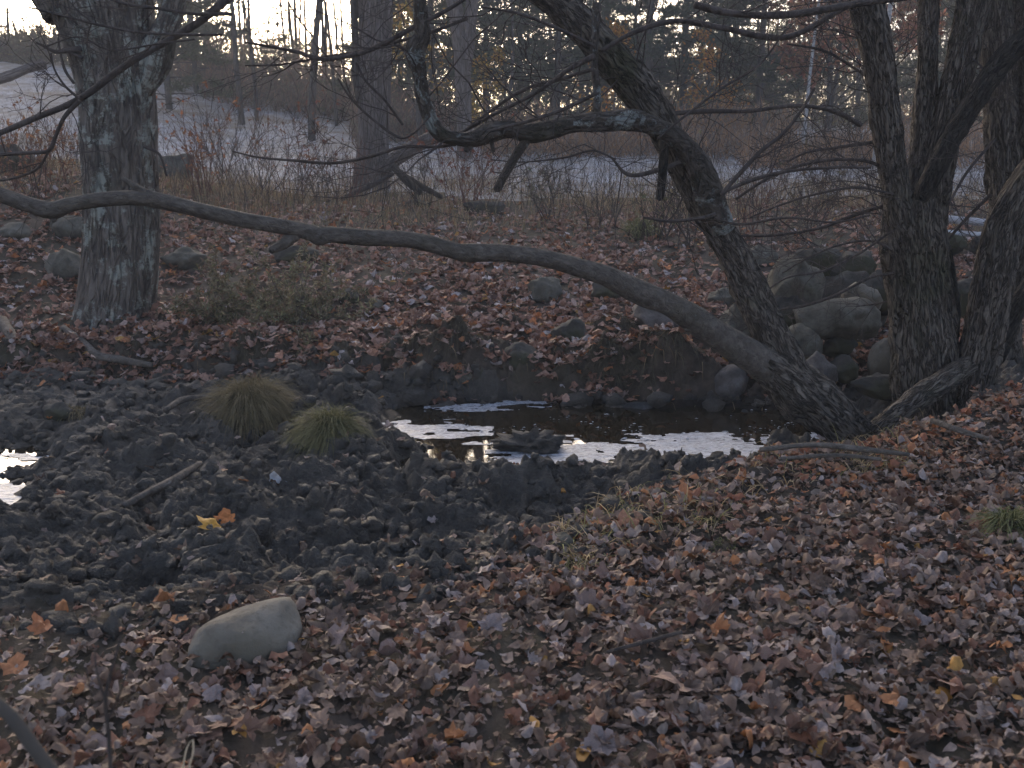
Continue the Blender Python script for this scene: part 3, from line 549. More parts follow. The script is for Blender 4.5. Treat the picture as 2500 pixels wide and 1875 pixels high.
rng = np.random.default_rng(77)
def tufts(C, D, L, w, per, rng, spread=.9):
    n = len(C); C = np.repeat(C, per, 0); D = np.repeat(D, per, 0) + rng.normal(0, spread, (n * per, 3)); D /= np.linalg.norm(D, axis=1)[:, None]
    S_ = np.cross(D, rng.normal(0, 1, D.shape)); S_ /= np.linalg.norm(S_, axis=1)[:, None]; LL = L * rng.uniform(.6, 1.3, (len(C), 1)); ww = w * rng.uniform(.6, 1.3, (len(C), 1))
    V = np.stack([C - S_ * ww, C + S_ * ww, C + D * LL], 1).reshape(-1, 3); return V, np.arange(len(V)).reshape(-1, 3), n * per
def jitter(col, n, rng, s=.25, m=3):
    c = np.array(col)[None] * np.exp(rng.normal(0, s, (n, 1))) * np.exp(rng.normal(0, s * .3, (n, 3))); return np.repeat(c, m, 0)
def pine_meshes(seed, Ht=12.5, low=1.6, col=(.075,.088,.05), reach=2.7):
    r_ = np.random.default_rng(seed); pts = np.array([[.03 * math.sin(t * 5 + seed), .03 * math.cos(t * 4), t * Ht] for t in np.linspace(0, 1, 14)]) - [0, 0, .3]
    b = Bag(); b.add(*tube(pts, np.linspace(.13, .03, 14), 10, .06, 4, 1.5, seed, .05)); cb = Bag(); z = low - .6
    CC, DD = [], []
    while z < Ht - .3:
        for k_ in range(r_.integers(3, 6)):
            a_ = r_.uniform(0, 2 * np.pi); L_ = (reach * (1 - (z / Ht) ** 1.4) + .4) * r_.uniform(.6, 1.15); d_ = np.array([math.cos(a_), math.sin(a_), r_.uniform(-.15, .25)])
            q_ = [np.array([0, 0, z + r_.uniform(-.15, .15)])]
            for s_ in range(5): d_ = d_ + r_.normal(0, .08, 3) + [0, 0, .02]; q_.append(q_[-1] + d_ / np.linalg.norm(d_) * L_ / 5)
            q_ = np.array(q_); b.add(*tube(q_, np.linspace(.026, .006, 6), 4, cap=False))
            if z < low and r_.random() < .7: continue
            m_ = int((20 if z < 8.5 else 8) * L_); t = r_.uniform(.3, 1, m_) * 5; i_ = np.minimum(t.astype(int), 4); f = (t - i_)[:, None]
            c_ = q_[i_] * (1 - f) + q_[i_ + 1] * f + r_.normal(0, .16, (m_, 3)) * [1, 1, .45]; CC.append(c_); DD.append(np.tile(d_ / np.linalg.norm(d_) + [0, 0, .2], (m_, 1)))
        z += r_.uniform(.3, .55)
    V, F, n = tufts(np.concatenate(CC), np.concatenate(DD), .24, .017, 9, r_, .75); cb.add(V, F, jitter(col, n, r_, .3))
    t_ = b.build('trunk', M['bark_wood'], None, True); c_ = cb.build('crown', M['needles'], None); return t_, c_
def bare_meshes(seed, Ht=10, r0=.1, depth=3, leaf=None, nl=0, mat='bark_wood', lean=.05, first=.2, kids=9, leafL=.10):
    r_ = np.random.default_rng(seed); pts = [np.array([0, 0, -.25])]; d_ = np.array([0, 0, 1.])
    for k_ in range(14): d_ = d_ + r_.normal(0, lean, 3) * [1, 1, .2]; d_ /= np.linalg.norm(d_); pts.append(pts[-1] + d_ * Ht / 14)
    pts = np.array(pts); b = Bag(); b.add(*tube(pts, np.linspace(r0, r0 * .25, 15), 10, .06, 3, 1.5, seed, .06)); t_ = b.build('trunk', M[mat], None, True)
    out = []
    for k_ in range(kids):
        t = r_.uniform(first, .97); q_ = pts[int(t * 14)]; a_ = r_.uniform(0, 6.28); e = r_.uniform(.3, 1.1)
        grow(out, q_, np.array([math.cos(a_) * math.cos(e), math.sin(a_) * math.cos(e), math.sin(e)]), Ht * .28 * (1.25 - t) * r_.uniform(.7, 1.3), r0 * .4 * (1.1 - t), depth - 1, r_, .14, .06, 6, (3, 6))
    cb = bag_tubes(out, 3, .004); c_ = cb.build('branches', M[mat if mat != 'bark_birch' else 'twig'], None, True); objs = [t_, c_]
    if leaf is not None:
        P = np.concatenate([o_[0][2:] for o_ in out if o_[1][0] < r0 * .35]); P = P[r_.integers(0, len(P), nl)] + r_.normal(0, .12, (nl, 3))
        V, F, n = tufts(P, np.tile([0, 0, -.3], (nl, 1)), leafL, leafL * .35, 3, r_, 1.); lb = Bag(); lb.add(V, F, jitter(leaf, n, r_, .35)); objs.append(lb.build('crown', M['foliage'], None))
    return objs
def place(objs, name, label, cat, px, Y, rot, sc, group, first):
    b = zbase(px, Y); e = empty(name, label, cat, tuple(b), group); e.rotation_euler.z = rot; e.scale = (sc, sc, sc)
    for o in objs:
        c = o if first else o.copy()
        if not first: COL.objects.link(c)
        c.parent = e
    return e
GP, GB = 'pines behind the field', 'bare woodland trees behind the field'
pines = [pine_meshes(1), pine_meshes(2, 12, 1.0, (.085,.09,.05), 3.0), pine_meshes(3, 13, 2.6, (.07,.085,.055), 2.4)]
used = set()
for k_, (v_, px, Y, sc, lab) in enumerate([
    (1, 430, 36, .9, 'dense pine just right of the grey maple trunk'), (0, 500, 42, .85, 'pine behind the slanting thin branch right of the maple'), (1, 700, 44, .38, 'small pointed evergreen against the bright sky gap'),
    (1, 985, 40, .9, 'olive pine directly right of the forked trunk'), (0, 1060, 36, 1., 'pine seen between the forked trunk and the twin trunk'), (2, 1190, 38, .95, 'pine just right of the twin trunk'),
    (1, 1270, 42, 1.05, 'pine behind the hanging vertical branch'), (0, 1360, 36, 1., 'pine behind the upper part of the leaning limb'), (2, 1470, 40, 1., 'pine left of the pair of slim dark trunks'),
    (2, 1575, 34, .95, 'slim dark pine trunk, left one of the pair in the bright gap'), (2, 1660, 36, 1., 'slim dark pine trunk, right one of the pair in the bright gap'), (1, 1750, 39, .95, 'broad pine behind the arching side branch'),
    (0, 1840, 35, 1., 'tall pine left of the russet tree'), (1, 2240, 38, 1., 'pine behind the stems of the multi-stemmed tree'), (0, 2400, 36, 1., 'pine between the right-hand shaggy trunks'), (2, 2560, 40, 1., 'pine at the right frame edge behind the trunks')]):
    place(pines[v_], 'pine_tree', lab, 'pine', px, Y, k_ * 1.3, sc, GP, v_ not in used); used.add(v_)
bares = [bare_meshes(5, 10, .10), bare_meshes(6, 11, .12, 3), bare_meshes(7, 9, .07, 3, kids=8)]
used = set()
for k_, (v_, px, Y, sc, lab) in enumerate([
    (0, 605, 34, 1., 'bare tree in the sky gap nearest the maple'), (2, 640, 36, 1.1, 'second bare tree in the bright sky gap'), (1, 768, 31, 1., 'straightest bare trunk in the middle of the sky gap'), (2, 830, 38, 1., 'thin bare tree close left of the forked trunk'),
    (0, 1000, 44, 1., 'bare tree right of the forked trunk'), (2, 1240, 32, .9, 'bare tree behind the arching limb'), (1, 1525, 44, 1., 'bare tree in the bright gap left of the slim pines'), (0, 1710, 44, 1., 'bare tree between the pines in the bright gap'), (2, 2010, 30, .9, 'bare grey tree below the russet crown'), (1, 2330, 33, 1., 'bare tree behind the right stems')]):
    place(bares[v_], 'bare_tree', lab, 'tree', px, Y, k_ * 2.1, sc, GB, v_ not in used); used.add(v_)
place(bare_meshes(51, 9, .1, 3, (.3,.145,.08), 6500, 'bark_wood', .05, .1, 20, .14), 'russet_tree', 'tree still holding russet brown leaves left of the multi-stemmed tree', 'tree', 2005, 30, 0, 1.0, None, True)
place(bare_meshes(52, 9, .1, 3, (.4,.25,.05), 1700, 'bark_wood', .05, .12, 14, .12), 'golden_tree', 'golden-leaved tree right of the forked trunk', 'tree', 1030, 31, 0, .9, None, True)
place(bare_meshes(53, 5, .05, 3, (.42,.2,.035), 900, 'bark_wood', .05, .1, 12, .11), 'orange_sapling', 'low orange-leaved sapling beside the leaning limb', 'tree', 1490, 30, 0, .75, None, True)
place(bare_meshes(54, 5, .05, 3, (.4,.19,.04), 700, 'bark_wood', .05, .1, 12, .11), 'orange_sapling', 'low orange-leaved sapling behind the side branch, right of the leaning limb', 'tree', 1720, 31, 1, .72, None, True)
place(bare_meshes(55, 5, .05, 3, (.36,.23,.05), 700, 'bark_wood', .05, .1, 12, .1), 'golden_sapling', 'low golden sapling above the bend of the arching limb', 'tree', 1180, 28, 2, .62, None, True)
place(bare_meshes(56, 8, .075, 2, None, 0, 'bark_birch', .03, .5, 6), 'birch_tree', 'white birch close against the multi-stemmed tree', 'birch', 2130, 22, 0, 1., 'birches', True)
place(bare_meshes(57, 8, .05, 2, None, 0, 'bark_birch', .03, .5, 6), 'birch_tree', 'thin white birch below the russet tree', 'birch', 1950, 26, 0, 1., 'birches', True)

# far wood, undergrowth
b = Bag(); n = 60000; pxs = np.where(rng.random(n) < .55, rng.uniform(930, 3000, n), rng.uniform(-600, 3100, n)); Yd = rng.uniform(46, 72, n); hp = np.interp(pxs, [-600,0,150,330,400,540,600,860,930,1000,1450,1560,1720,1850,2000,2300,3100], [2,1.6,1.8,3,7,6,3.0,3.0,8,11,9,4,4,7,9,9,9])
X = (pxs - 1250) / FPX * Yd / math.cos(PITCH); z0 = H(X, Yd, False); Z = z0 + hp * rng.beta(1, 1.6, n)
V, F, m_ = tufts(np.stack([X, Yd, Z], -1), np.tile([0, 0, .4], (n, 1)), .6, .035, 2, rng, 1.); pal = np.array([(.08,.085,.055), (.12,.1,.08), (.09,.1,.045), (.15,.11,.08), (.2,.15,.05)])
b.add(V, F, np.repeat(np.repeat(pal[rng.integers(0, 5, n)], 2, 0) * np.exp(rng.normal(0, .2, (m_, 1))), 3, 0))
for k_ in range(170):
    px, Yd = rng.uniform(-300, 2900), rng.uniform(46, 66); h_ = float(np.interp(px, [0,330,400,540,600,860,930,3100], [2,3,8,8,7,7,10,10])) * rng.uniform(.7, 1.1); p = zbase(px, Yd); r_ = rng.uniform(.05, .13)
    pts = p + np.stack([np.linspace(0, rng.normal(0, .3), 5), np.zeros(5), np.linspace(-.2, h_, 5)], -1); V, F = tube(pts, np.linspace(r_, r_ * .4, 5), 5, cap=False); b.add(V, F, np.array([.09,.075,.065]))
tag(b.build('far_woods', M['foliage']), 'far-off dark woodland along the top of the field', 'woods', kind='stuff')
def brush(name, label, boxes, n, col, L, w, seed, spread=.55):
    r_ = np.random.default_rng(seed); b = Bag(); tot = sum(x[5] for x in boxes)
    for (a0, a1, y0, y1, h_, wt) in boxes:
        m_ = int(n * wt / tot); px = r_.uniform(a0, a1, m_); Yd = r_.uniform(y0, y1, m_); X = (px - 1250) / FPX * Yd / math.cos(PITCH); cl = .5 + .5 * smooth(-.3, .5, fbm(X * .5, Yd * .5, None, 2)); z = H(X, Yd, False) + h_ * cl * r_.beta(1, 1.6, m_) - .03
        V, F, k_ = tufts(np.stack([X, Yd, z], -1), np.tile([0, 0, .9], (m_, 1)), L, w, 2, r_, spread); c_ = np.array(col)[r_.integers(0, len(col), k_)] * np.exp(r_.normal(0, .25, (k_, 1))); b.add(V, F, np.repeat(c_, 3, 0))
    return tag(b.build(name, M['foliage']), label, 'undergrowth', kind='stuff')
BR = [(.2,.14,.115), (.16,.13,.11), (.25,.15,.1), (.15,.14,.09)]
brush('undergrowth', 'grey-brown thicket along the left field edge below the sky gap', [(330, 620, 43, 50, 3.0, 3), (560, 900, 40, 48, 2.8, 4), (880, 1150, 31, 38, 2.0, 2)], 16000, BR, .42, .016, 3)
brush('undergrowth', 'brown scrub band between field and pines at right', [(1180, 1900, 25, 31, 1.3, 4), (1780, 2150, 22, 28, .7, 2), (2100, 2900, 22, 30, 1.6, 3)], 14000, [(.3,.17,.095), (.25,.19,.145), (.34,.2,.1), (.2,.165,.14)], .34, .014, 4)
for k_, (px, Y, s_, lab) in enumerate([(20, 47, 1.25, 'rounded dark shrub on the hill at the left frame edge'), (100, 47, 1., 'middle dark shrub on the hill skyline'), (165, 45, 1.2, 'dark skyline shrub close left of the maple')]):
    n = 900; r_ = np.random.default_rng(90 + k_); u = r_.normal(0, 1, (n, 3)); u /= np.linalg.norm(u, axis=1)[:, None]; u[:, 2] = np.abs(u[:, 2]); c0 = zbase(px, Y)
    P = u * np.array([1.7, 1.2, 1.35]) * s_ * r_.uniform(.4, 1, (n, 1)) * (1 + .25 * noise(u[:, :1] * 3 + k_, u[:, 1:2] * 3)); V, F, m_ = tufts(P, u, .22, .03, 4, r_, .8)
    e = empty('hill_shrub', lab, 'shrub', tuple(c0)); bb = Bag(); bb.add(V, F, jitter((.09,.08,.05), m_, r_, .3)); bb.build('crown', M['foliage'], e); out = []
    for q_ in range(5): grow(out, np.array([0, 0, -.1]), np.array([*r_.normal(0, .5, 2), 1]), 1.3 * s_, .03, 1, r_)
    bag_tubes(out, 4).build('stems', M['twig'], e)

# ------------------------------------------------------------------ bare shrubs at the field edge
def shrub(u, v, h, stems, lab, seed, mat='twig_red', spread=.35, Y=None, depth=2, leafc=None):
    r_ = np.random.default_rng(seed); p = hv(u, v) if Y is None else None
    if Y is not None: q_ = av(u, v, Y); p = np.array([q_[0], Y, hz(q_[0], Y)])
    e = empty('bare_shrub', lab, 'shrub', tuple(p)); out = []
    for k_ in range(stems): grow(out, np.array([*r_.normal(0, .10, 2), -.05]), np.array([*r_.normal(0, spread, 2), 1.]), h * r_.uniform(.6, 1.15), r_.uniform(.005, .010), depth, r_, .10, .04, 7, (2, 5), (.3, .8))
    bag_tubes(out, 4, .0026).build('stems', M[mat], e, True)
    if leafc is not None:
        P = np.concatenate([o_[0][3:] for o_ in out]); P = P[r_.integers(0, len(P), 130)]; V, F, m_ = tufts(P, np.tile([0, 0, -.6], (130, 1)), .06, .018, 2, r_, .8); bb = Bag(); bb.add(V, F, jitter(leafc, m_, r_)); bb.build('leaves', M['foliage'], e)
GS = [(432,425,1.35,14,'reddish twiggy shrub just right of the maple trunk',1,'twig_red',(.3,.13,.06)), (500,405,1.25,10,'grey twiggy shrub between the red shrub and the thin hanging branch',2,'twig',None), (560,430,1.1,9,'grey leafless shrub below the end of the thin curved branch',3,'twig',None), (640,432,1.2,11,'tall twiggy shrub left of the forked trunk',4,'twig_red',(.22,.11,.07)),
      (705,440,1.1,10,'twiggy shrub close to the left foot of the forked trunk',5,'twig',None), (760,446,.9,10,'low twiggy shrub touching the forked trunk base',6,'twig_red',None), (925,445,.9,9,'thin shrub behind the leaning dead poles',7,'twig',None), (1008,455,1.0,13,'red-brown shrub growing from the mound below the arching limb',8,'twig_red',(.2,.08,.05)),
      (1190,478,.8,8,'seedy weed clump in front of the frosted field, mid-picture',9,'twig',(.17,.15,.12)), (1290,500,.7,8,'thin weed clump above the long limb, left of the hanging stub',10,'twig',None), (1425,520,.85,10,'slender shrub below the dark hanging stub',11,'twig',(.2,.17,.1)), (1480,545,.75,8,'slim weed stems beside the leaning limb',12,'twig',None),
      (1640,505,.8,9,'weedy shrub right of the leaning limb at the field edge',13,'twig_red',None), (1760,500,.8,9,'weedy shrub behind the stone pile',14,'twig',(.2,.15,.1)), (300,410,1.0,8,'thin shrub half hidden behind the maple trunk',15,'twig',None), (120,405,1.0,8,'thin weeds left of the maple under the forked twig',16,'twig_red',(.25,.13,.07)), (40,420,.9,8,'weed clump at the left frame edge above the long limb',17,'twig_red',(.25,.13,.07))]
for (u, v, h, st, lab, sd, mt, lf) in GS: shrub(u, v, h, st, lab, sd, mt, .3, None, 2, lf)

# ------------------------------------------------------------------ stones
def ico(sub):
    bm = bmesh.new(); bmesh.ops.create_icosphere(bm, subdivisions=sub, radius=1); bm.verts.ensure_lookup_table()
    V = np.array([v.co[:] for v in bm.verts]); F = np.array([[v.index for v in f.verts] for f in bm.faces]); bm.free(); return V, F
ICO4, ICO3, ICO1 = ico(4), ico(3), ico(1)
def rock_verts(seed, sx, sy, sz, cuts=7, rough=.12, tilt=0.0, ico_=ICO4):
    r_ = np.random.default_rng(seed); V = ico_[0].copy(); V *= (1 + .22 * fbm(V[:, 0] * 1.2 + seed, V[:, 1] * 1.2, V[:, 2] * 1.2, 2))[:, None]
    for k_ in range(cuts):
        n_ = r_.normal(0, 1, 3); n_ /= np.linalg.norm(n_); d_ = r_.uniform(.62, .9); ex = np.maximum(V @ n_ - d_, 0); V -= np.outer(ex * .8, n_)
    V *= (1 + rough * .7 * fbm(V[:, 0] * 2.8, V[:, 1] * 2.8 + seed, V[:, 2] * 2.8, 5))[:, None]
    V /= np.abs(V).max(0); V *= [sx, sy, sz]; c, s = math.cos(tilt), math.sin(tilt)
    return V @ np.array([[c, 0, -s], [0, 1, 0], [s, 0, c]])
def rock(u, v, w, h, lab, seed, mat='stone', Y=None, tilt=0., cuts=7, name='stone', deep=.85, sink=.15):
    # centre and half sizes in the 2212 view
    px, py = u * K, v * K
    if Y is None: h *= .85; v += h * .12; sink = .35; Y = hit(px, (v + h * .8) * K)[1]
    elif Y < 9.5: w *= 1.1; h *= 1.1
    c = at(px, py, Y); s_ = K * m_px(Y); sx, sz = w * s_, h * s_ * (1 + sink)
    V = rock_verts(seed, sx, min(sx, sz * 1.5) * deep, sz, cuts, .12, tilt); c = c - [0, 0, h * s_ * sink]
    o = mk(name, V, ICO4[1], M[mat], None, None, True); o.location = c; return tag(o, lab, 'stone')
p = hv(508, 1442); V = ICO4[0].copy(); V = np.sign(V) * np.abs(V) ** .86; V *= (1 + .13 * fbm(V[:, 0] * 1.1 + 3, V[:, 1] * 1.1, V[:, 2] * 1.1, 3))[:, None]
for n_, d_ in (((.15, -.5, .85), .72), ((-.8, -.5, .3), .8), ((.9, -.3, .1), .93), ((.2, .3, 1.), .78)):
    n_ = np.array(n_) / np.linalg.norm(n_); V -= np.outer(np.maximum(V @ n_ - d_, 0) * .5, n_)
V *= (1 + .02 * fbm(V[:, 0] * 5, V[:, 1] * 5, V[:, 2] * 5, 4))[:, None]; V *= [.195, .13, .135]; a_ = .9
V = V @ np.array([[math.cos(a_), math.sin(a_), 0], [-math.sin(a_), math.cos(a_), 0], [0, 0, 1]]); V[:, 2] += .1 * V[:, 0]; big = mk('stone', V, ICO4[1], M['stone_pale'], None, None, True); big.location = (p[0] + .01, p[1] + .13, p[2] + .012); tag(big, 'large smooth pale stone lying in the leaves of the near bank', 'stone')
RK = [(1205,1168,38,22,'small round grey stone where near leaves meet mud',4,'stone',None,0), (125,888,34,26,'moss-topped stone in the mud at left',5,'stone_dark',None,0), (990,1092,30,20,'small pale grey stone half sunk in mid mud',6,'stone',None,.3),
 (140,568,48,36,'rounded grey stone against the left side of the maple',7,'stone',None,.1), (150,490,42,28,'upper grey stone left of the maple',8,'stone',None,0), (30,497,38,20,'flat grey stone at the left edge under the long limb',9,'stone',None,0), (28,345,56,40,'dark boulder at the left edge under the forked twig',10,'stone_dark',None,0), (365,362,52,34,'grey boulder right of the maple in the frosted field',11,'stone',None,0), (400,555,50,26,'low grey stone just right of the maple foot',12,'stone',None,0),
 (640,676,24,19,'small pale square stone among far-bank leaves',13,'stone_pale',None,.2), (757,640,26,20,'small dark stone right of the juniper',14,'stone_dark',None,0), (808,656,24,14,'small greenish stone beside the dark one right of the juniper',15,'stone',None,0), (1175,622,40,28,'greenish grey stone below the long limb, mid-bank',16,'stone',None,0), (1012,810,34,17,'flat pale stone at the mud edge of the far bank',17,'stone',None,0), (905,440,30,10,'low dark stone at foot of the dead poles',18,'stone_dark',None,0), (1045,448,46,16,'dark mound stone under the red-brown shrub',19,'stone_dark',None,0), (640,548,50,20,'dark stone behind the juniper under the long limb',20,'stone_dark',None,0),
 (1308,625,36,28,'dark stone tucked directly under the long limb',21,'stone_dark',None,.2), (1425,680,78,42,'long pinkish grey slab under the long limb',22,'stone_pink',None,.35), (1235,718,46,38,'dark rounded boulder on the far bank above the pond',23,'stone_dark',None,.3), (1128,765,44,36,'dull grey boulder between grassy hummocks above the pond',24,'stone_dark',None,0), (1600,700,55,58,'tall grey stone between the long limb and the leaning limb',25,'stone',None,0), (1580,820,46,42,'rounded stone at the water edge under the limbs',26,'stone_pink',None,.3),
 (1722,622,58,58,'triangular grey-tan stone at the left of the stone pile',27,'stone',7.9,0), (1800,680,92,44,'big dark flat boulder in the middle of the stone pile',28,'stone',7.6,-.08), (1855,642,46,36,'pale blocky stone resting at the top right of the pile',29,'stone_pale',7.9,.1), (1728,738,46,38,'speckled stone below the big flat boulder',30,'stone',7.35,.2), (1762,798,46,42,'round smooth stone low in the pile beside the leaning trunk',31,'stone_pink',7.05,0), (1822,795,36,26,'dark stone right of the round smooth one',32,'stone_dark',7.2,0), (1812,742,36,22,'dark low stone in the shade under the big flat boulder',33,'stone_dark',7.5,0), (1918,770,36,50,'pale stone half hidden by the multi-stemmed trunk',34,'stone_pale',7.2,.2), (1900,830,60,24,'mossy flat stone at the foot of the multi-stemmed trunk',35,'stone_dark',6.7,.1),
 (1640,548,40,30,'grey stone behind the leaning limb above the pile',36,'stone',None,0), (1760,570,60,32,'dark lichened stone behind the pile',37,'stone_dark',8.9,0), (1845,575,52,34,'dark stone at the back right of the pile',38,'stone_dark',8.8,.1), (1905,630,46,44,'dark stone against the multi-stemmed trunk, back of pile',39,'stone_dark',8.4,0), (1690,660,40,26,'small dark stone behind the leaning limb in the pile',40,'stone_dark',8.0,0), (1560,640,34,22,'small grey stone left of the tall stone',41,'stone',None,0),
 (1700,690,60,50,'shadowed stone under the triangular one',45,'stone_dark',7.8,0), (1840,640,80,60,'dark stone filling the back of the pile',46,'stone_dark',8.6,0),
 (2085,640,50,36,'dark stone seen between the right stems',47,'stone_dark',8.2,0), (2140,760,40,30,'grey stone behind the right stems',48,'stone_dark',7.4,0), (480,625,22,30,'small upright grey stone in the juniper',49,'stone',None,0),
 (1385,880,52,15,'wet dark stone standing in the pond water, left one',50,'stone_wet',None,0), (1608,900,28,16,'wet dark stone in the pond water near the limb',51,'stone_wet',None,0), (1672,902,26,9,'flat wet stone tip closest to the leaning limb in the water',52,'stone_wet',None,0)]
for (u, v, w, h, lab, sd, mt, Y, tl) in RK: rock(u, v, w, h, lab, sd, mt, Y, tl)
P = spline(np.array([[*av(u, v, 21), r_ * K * m_px(21)] for u, v, r_ in [(-40,182,8),(20,164,9),(62,148,8),(95,138,10)]]), 30); V, F = tube(P[:, :3], P[:, 3], 18, .1, 3, 1.5, 3., .15); tag(mk('dead_log', V, F, M['bark_far'], None, tube.C, True), 'pale dead log slanting up at the left frame edge before the hill', 'log')
# frosted planks beyond the right trunk
for k_, (u0, v0, u1, v1, r_, lab) in enumerate([(2020,470,2240,490,8,'frost-topped upper timber lying beyond the right stems'), (2010,500,2230,512,6,'frost-topped lower timber beyond the right stems')]):
    P = spline(np.array([[*av(u0, v0, 11.5), r_ * K * m_px(11.5)], [*av((u0+u1)/2, (v0+v1)/2 + 1, 11.4), r_ * K * m_px(11.5)], [*av(u1, v1, 11.3), r_ * K * m_px(11.5)]]), 16); V, F = tube(P[:, :3], P[:, 3], 12, .06, 2, 3, 2., .05)
    tag(mk('timber', V, F, M['frost_wood'], None, None, True), lab, 'log')
for k_, (u, v, w, h, lab) in enumerate([(2040,520,44,26,'dark block stone under the frosted timbers, left'), (2140,525,50,24,'dark block stone under the frosted timbers, right')]): rock(u, v, w, h, lab, 60 + k_, 'stone_dark', 11.4)

# ------------------------------------------------------------------ grass
def blades(P, D, L, w, droop, rng, col, tip=None):
    n = len(P); D = D / np.linalg.norm(D, axis=1)[:, None]; Sd = np.cross(D, [0, 0, 1.]) + rng.normal(0, .25, (n, 3)); Sd /= np.linalg.norm(Sd, axis=1)[:, None]; L = np.broadcast_to(L, n)[:, None]; w = np.broadcast_to(w, n)[:, None]; dr = np.broadcast_to(droop, n)[:, None]
    V = []
    for t, f in ((0, 1.), (.35, .9), (.7, .6)):
        c = P + D * L * t - np.array([0, 0, 1.]) * dr * L * t * t; V += [c - Sd * w * f, c + Sd * w * f]
    V.append(P + D * L - np.array([0, 0, 1.]) * dr * L); V = np.stack(V, 1).reshape(-1, 3); o = np.arange(n)[:, None] * 7
    F4 = np.concatenate([o + [0, 1, 3, 2], o + [2, 3, 5, 4]]); F3 = o + [4, 5, 6]
    c = np.asarray(col) if np.ndim(col) == 2 else np.tile(col, (n, 1)); c = c * np.exp(rng.normal(0, .22, (n, 1))); t_ = c if tip is None else c * .4 + np.asarray(tip) * .6
    C = np.repeat(c, 7, 0).reshape(n, 7, 3); C[:, 4:] = t_[:, None]; return V, [F4, F3], C.reshape(-1, 3)
def tussock(u, v, w, h, lab, seed, n=900, col=(.15,.125,.07), tip=(.28,.225,.125), name='grass_tussock', L=(.25, 1.15), Y=None, cat='grass', dome='soil', flop=1., thin=1.):
    r_ = np.random.default_rng(seed); Y = hit(u * K, (v + h * .9) * K)[1] + .05 if Y is None else Y; s_ = K * m_px(Y); base = at(u * K, (v + h) * K, Y); rw, hh = w * s_, 2 * h * s_
    e = empty(name, lab, cat, tuple(base)); V = ICO3[0] * [rw * .8, rw * .65, hh * .52]; V *= (1 + .3 * fbm(V[:, 0] * 7 + seed, V[:, 1] * 9, V[:, 2] * 9, 2))[:, None]; mk('mound', V + [0, 0, hh * .26], ICO3[1], M[dome], e, None, True)
    d = r_.normal(0, 1, (n, 3)); d[:, 2] = np.abs(d[:, 2]) + .15; d /= np.linalg.norm(d, axis=1)[:, None]; P = d * [rw * .74, rw * .6, hh * .46] + [0, 0, hh * .26]
    D = d * [1, 1, .7] + [.28 * math.sin(seed * 2.3), -.1, .75] + r_.normal(0, .42, (n, 3)); Lh = hh * r_.uniform(*L, n) * (1 + .45 * fbm(P[:, 0] * 14 + seed, P[:, 1] * 14, P[:, 2] * 14, 2))
    V, F, C = blades(P, D, Lh, thin * (.0022 + .0004 * Y / 5), flop * r_.uniform(.6, 1.25, n), r_, col, tip); bb = Bag(); bb.add(V, F, C); bb.build('blades', M['blade'], e); return e
tussock(545, 868, 66, 56, 'tall yellow-green grass tussock in the mud, left one', 1, 4200, thin=.6)
tussock(714, 928, 56, 50, 'bright green grass tussock in the mud beside the pond, right one', 2, 3600, (.14,.135,.065), (.27,.245,.12), thin=.6)
tussock(165, 892, 44, 20, 'small grass tuft behind the moss-topped stone', 3, 350)
DK, DT = (.065, .06, .04), (.13, .115, .075)
for k_, ((hx, hy, rx, ry, hh), hv_) in enumerate(zip(HUM, HUMV)):
    r_ = np.random.default_rng(60 + k_); n = 650; a_ = r_.uniform(0, 6.28, n); q_ = np.sqrt(r_.random(n)) * 1.15; x, y = hx + rx * q_ * np.cos(a_), hy + ry * q_ * np.sin(a_); cl = fbm(x * 6 + k_, y * 6, None, 2) > -.25; x, y = x[cl], y[cl]; n = len(x); z = H(x, y)
    P = np.stack([x - hx, y - hy, z - .012], -1); D = np.stack([(x - hx) / rx * .6 + r_.normal(0, .4, n), (y - hy) / ry * .6 + r_.normal(-.25, .4, n), np.full(n, .8)], -1); e = empty('grass_clump', hv_[4], 'grass', (hx, hy, 0)); V, F, C = blades(P, D, hh * r_.uniform(.1, .75, n) + .03, .0028, r_.uniform(.6, 1.4, n), r_, DK if k_ % 3 else (.09,.075,.05), DT); bb = Bag(); bb.add(V, F, C); bb.build('blades', M['blade'], e)
for k_, (u, v, w, h, lab) in enumerate([(2180,1130,46,36,'grass tuft in leaves at the right frame edge'), (1575,1180,50,16,'green grass tuft in near leaves right of the round stone'), (1270,1300,24,16,'tiny green tuft in the near leaves, mid-picture'), (440,1080,40,16,'sparse green tuft in the mud above the stick'), (150,1150,34,12,'sparse green tuft in the mud at left'), (1385,495,34,22,'yellow-green grass clump above the long limb near the stub')]):
    tussock(u, v, w, h, lab, 50 + k_, [420, 120, 60, 90, 60, 300][k_], (.14,.145,.06), (.28,.265,.12), 'grass_tuft', (.8, 1.6))
# juniper
r_ = np.random.default_rng(8)
p = hv(590, 690); e = empty('juniper', 'low spreading grey-green juniper right of the maple', 'juniper', tuple(p)); CC, DD, out = [], [], []
for k_ in range(34):
    a_ = r_.uniform(0, 6.28); d_ = np.array([math.cos(a_) * 1.35, math.sin(a_) * .7, r_.uniform(.05, .38)]); o_ = []; grow(o_, np.array([r_.normal(0, .25), r_.normal(0, .15), 0]), d_, r_.uniform(.3, .85), .006, 1, r_, .15, .03, 6, (2, 5)); out += o_
P = np.concatenate([np.repeat(q_[0][1:], 8, 0) for q_ in out]); P = P + r_.normal(0, .02, P.shape); V, F, m_ = tufts(P, np.tile([0, 0, .5], (len(P), 1)), .045, .006, 4, r_, .8); bb = Bag(); bb.add(V, F, jitter((.19,.165,.105), m_, r_, .35)); bb.build('foliage', M['needles'], e); bag_tubes(out, 4, .002).build('stems', M['twig'], e)
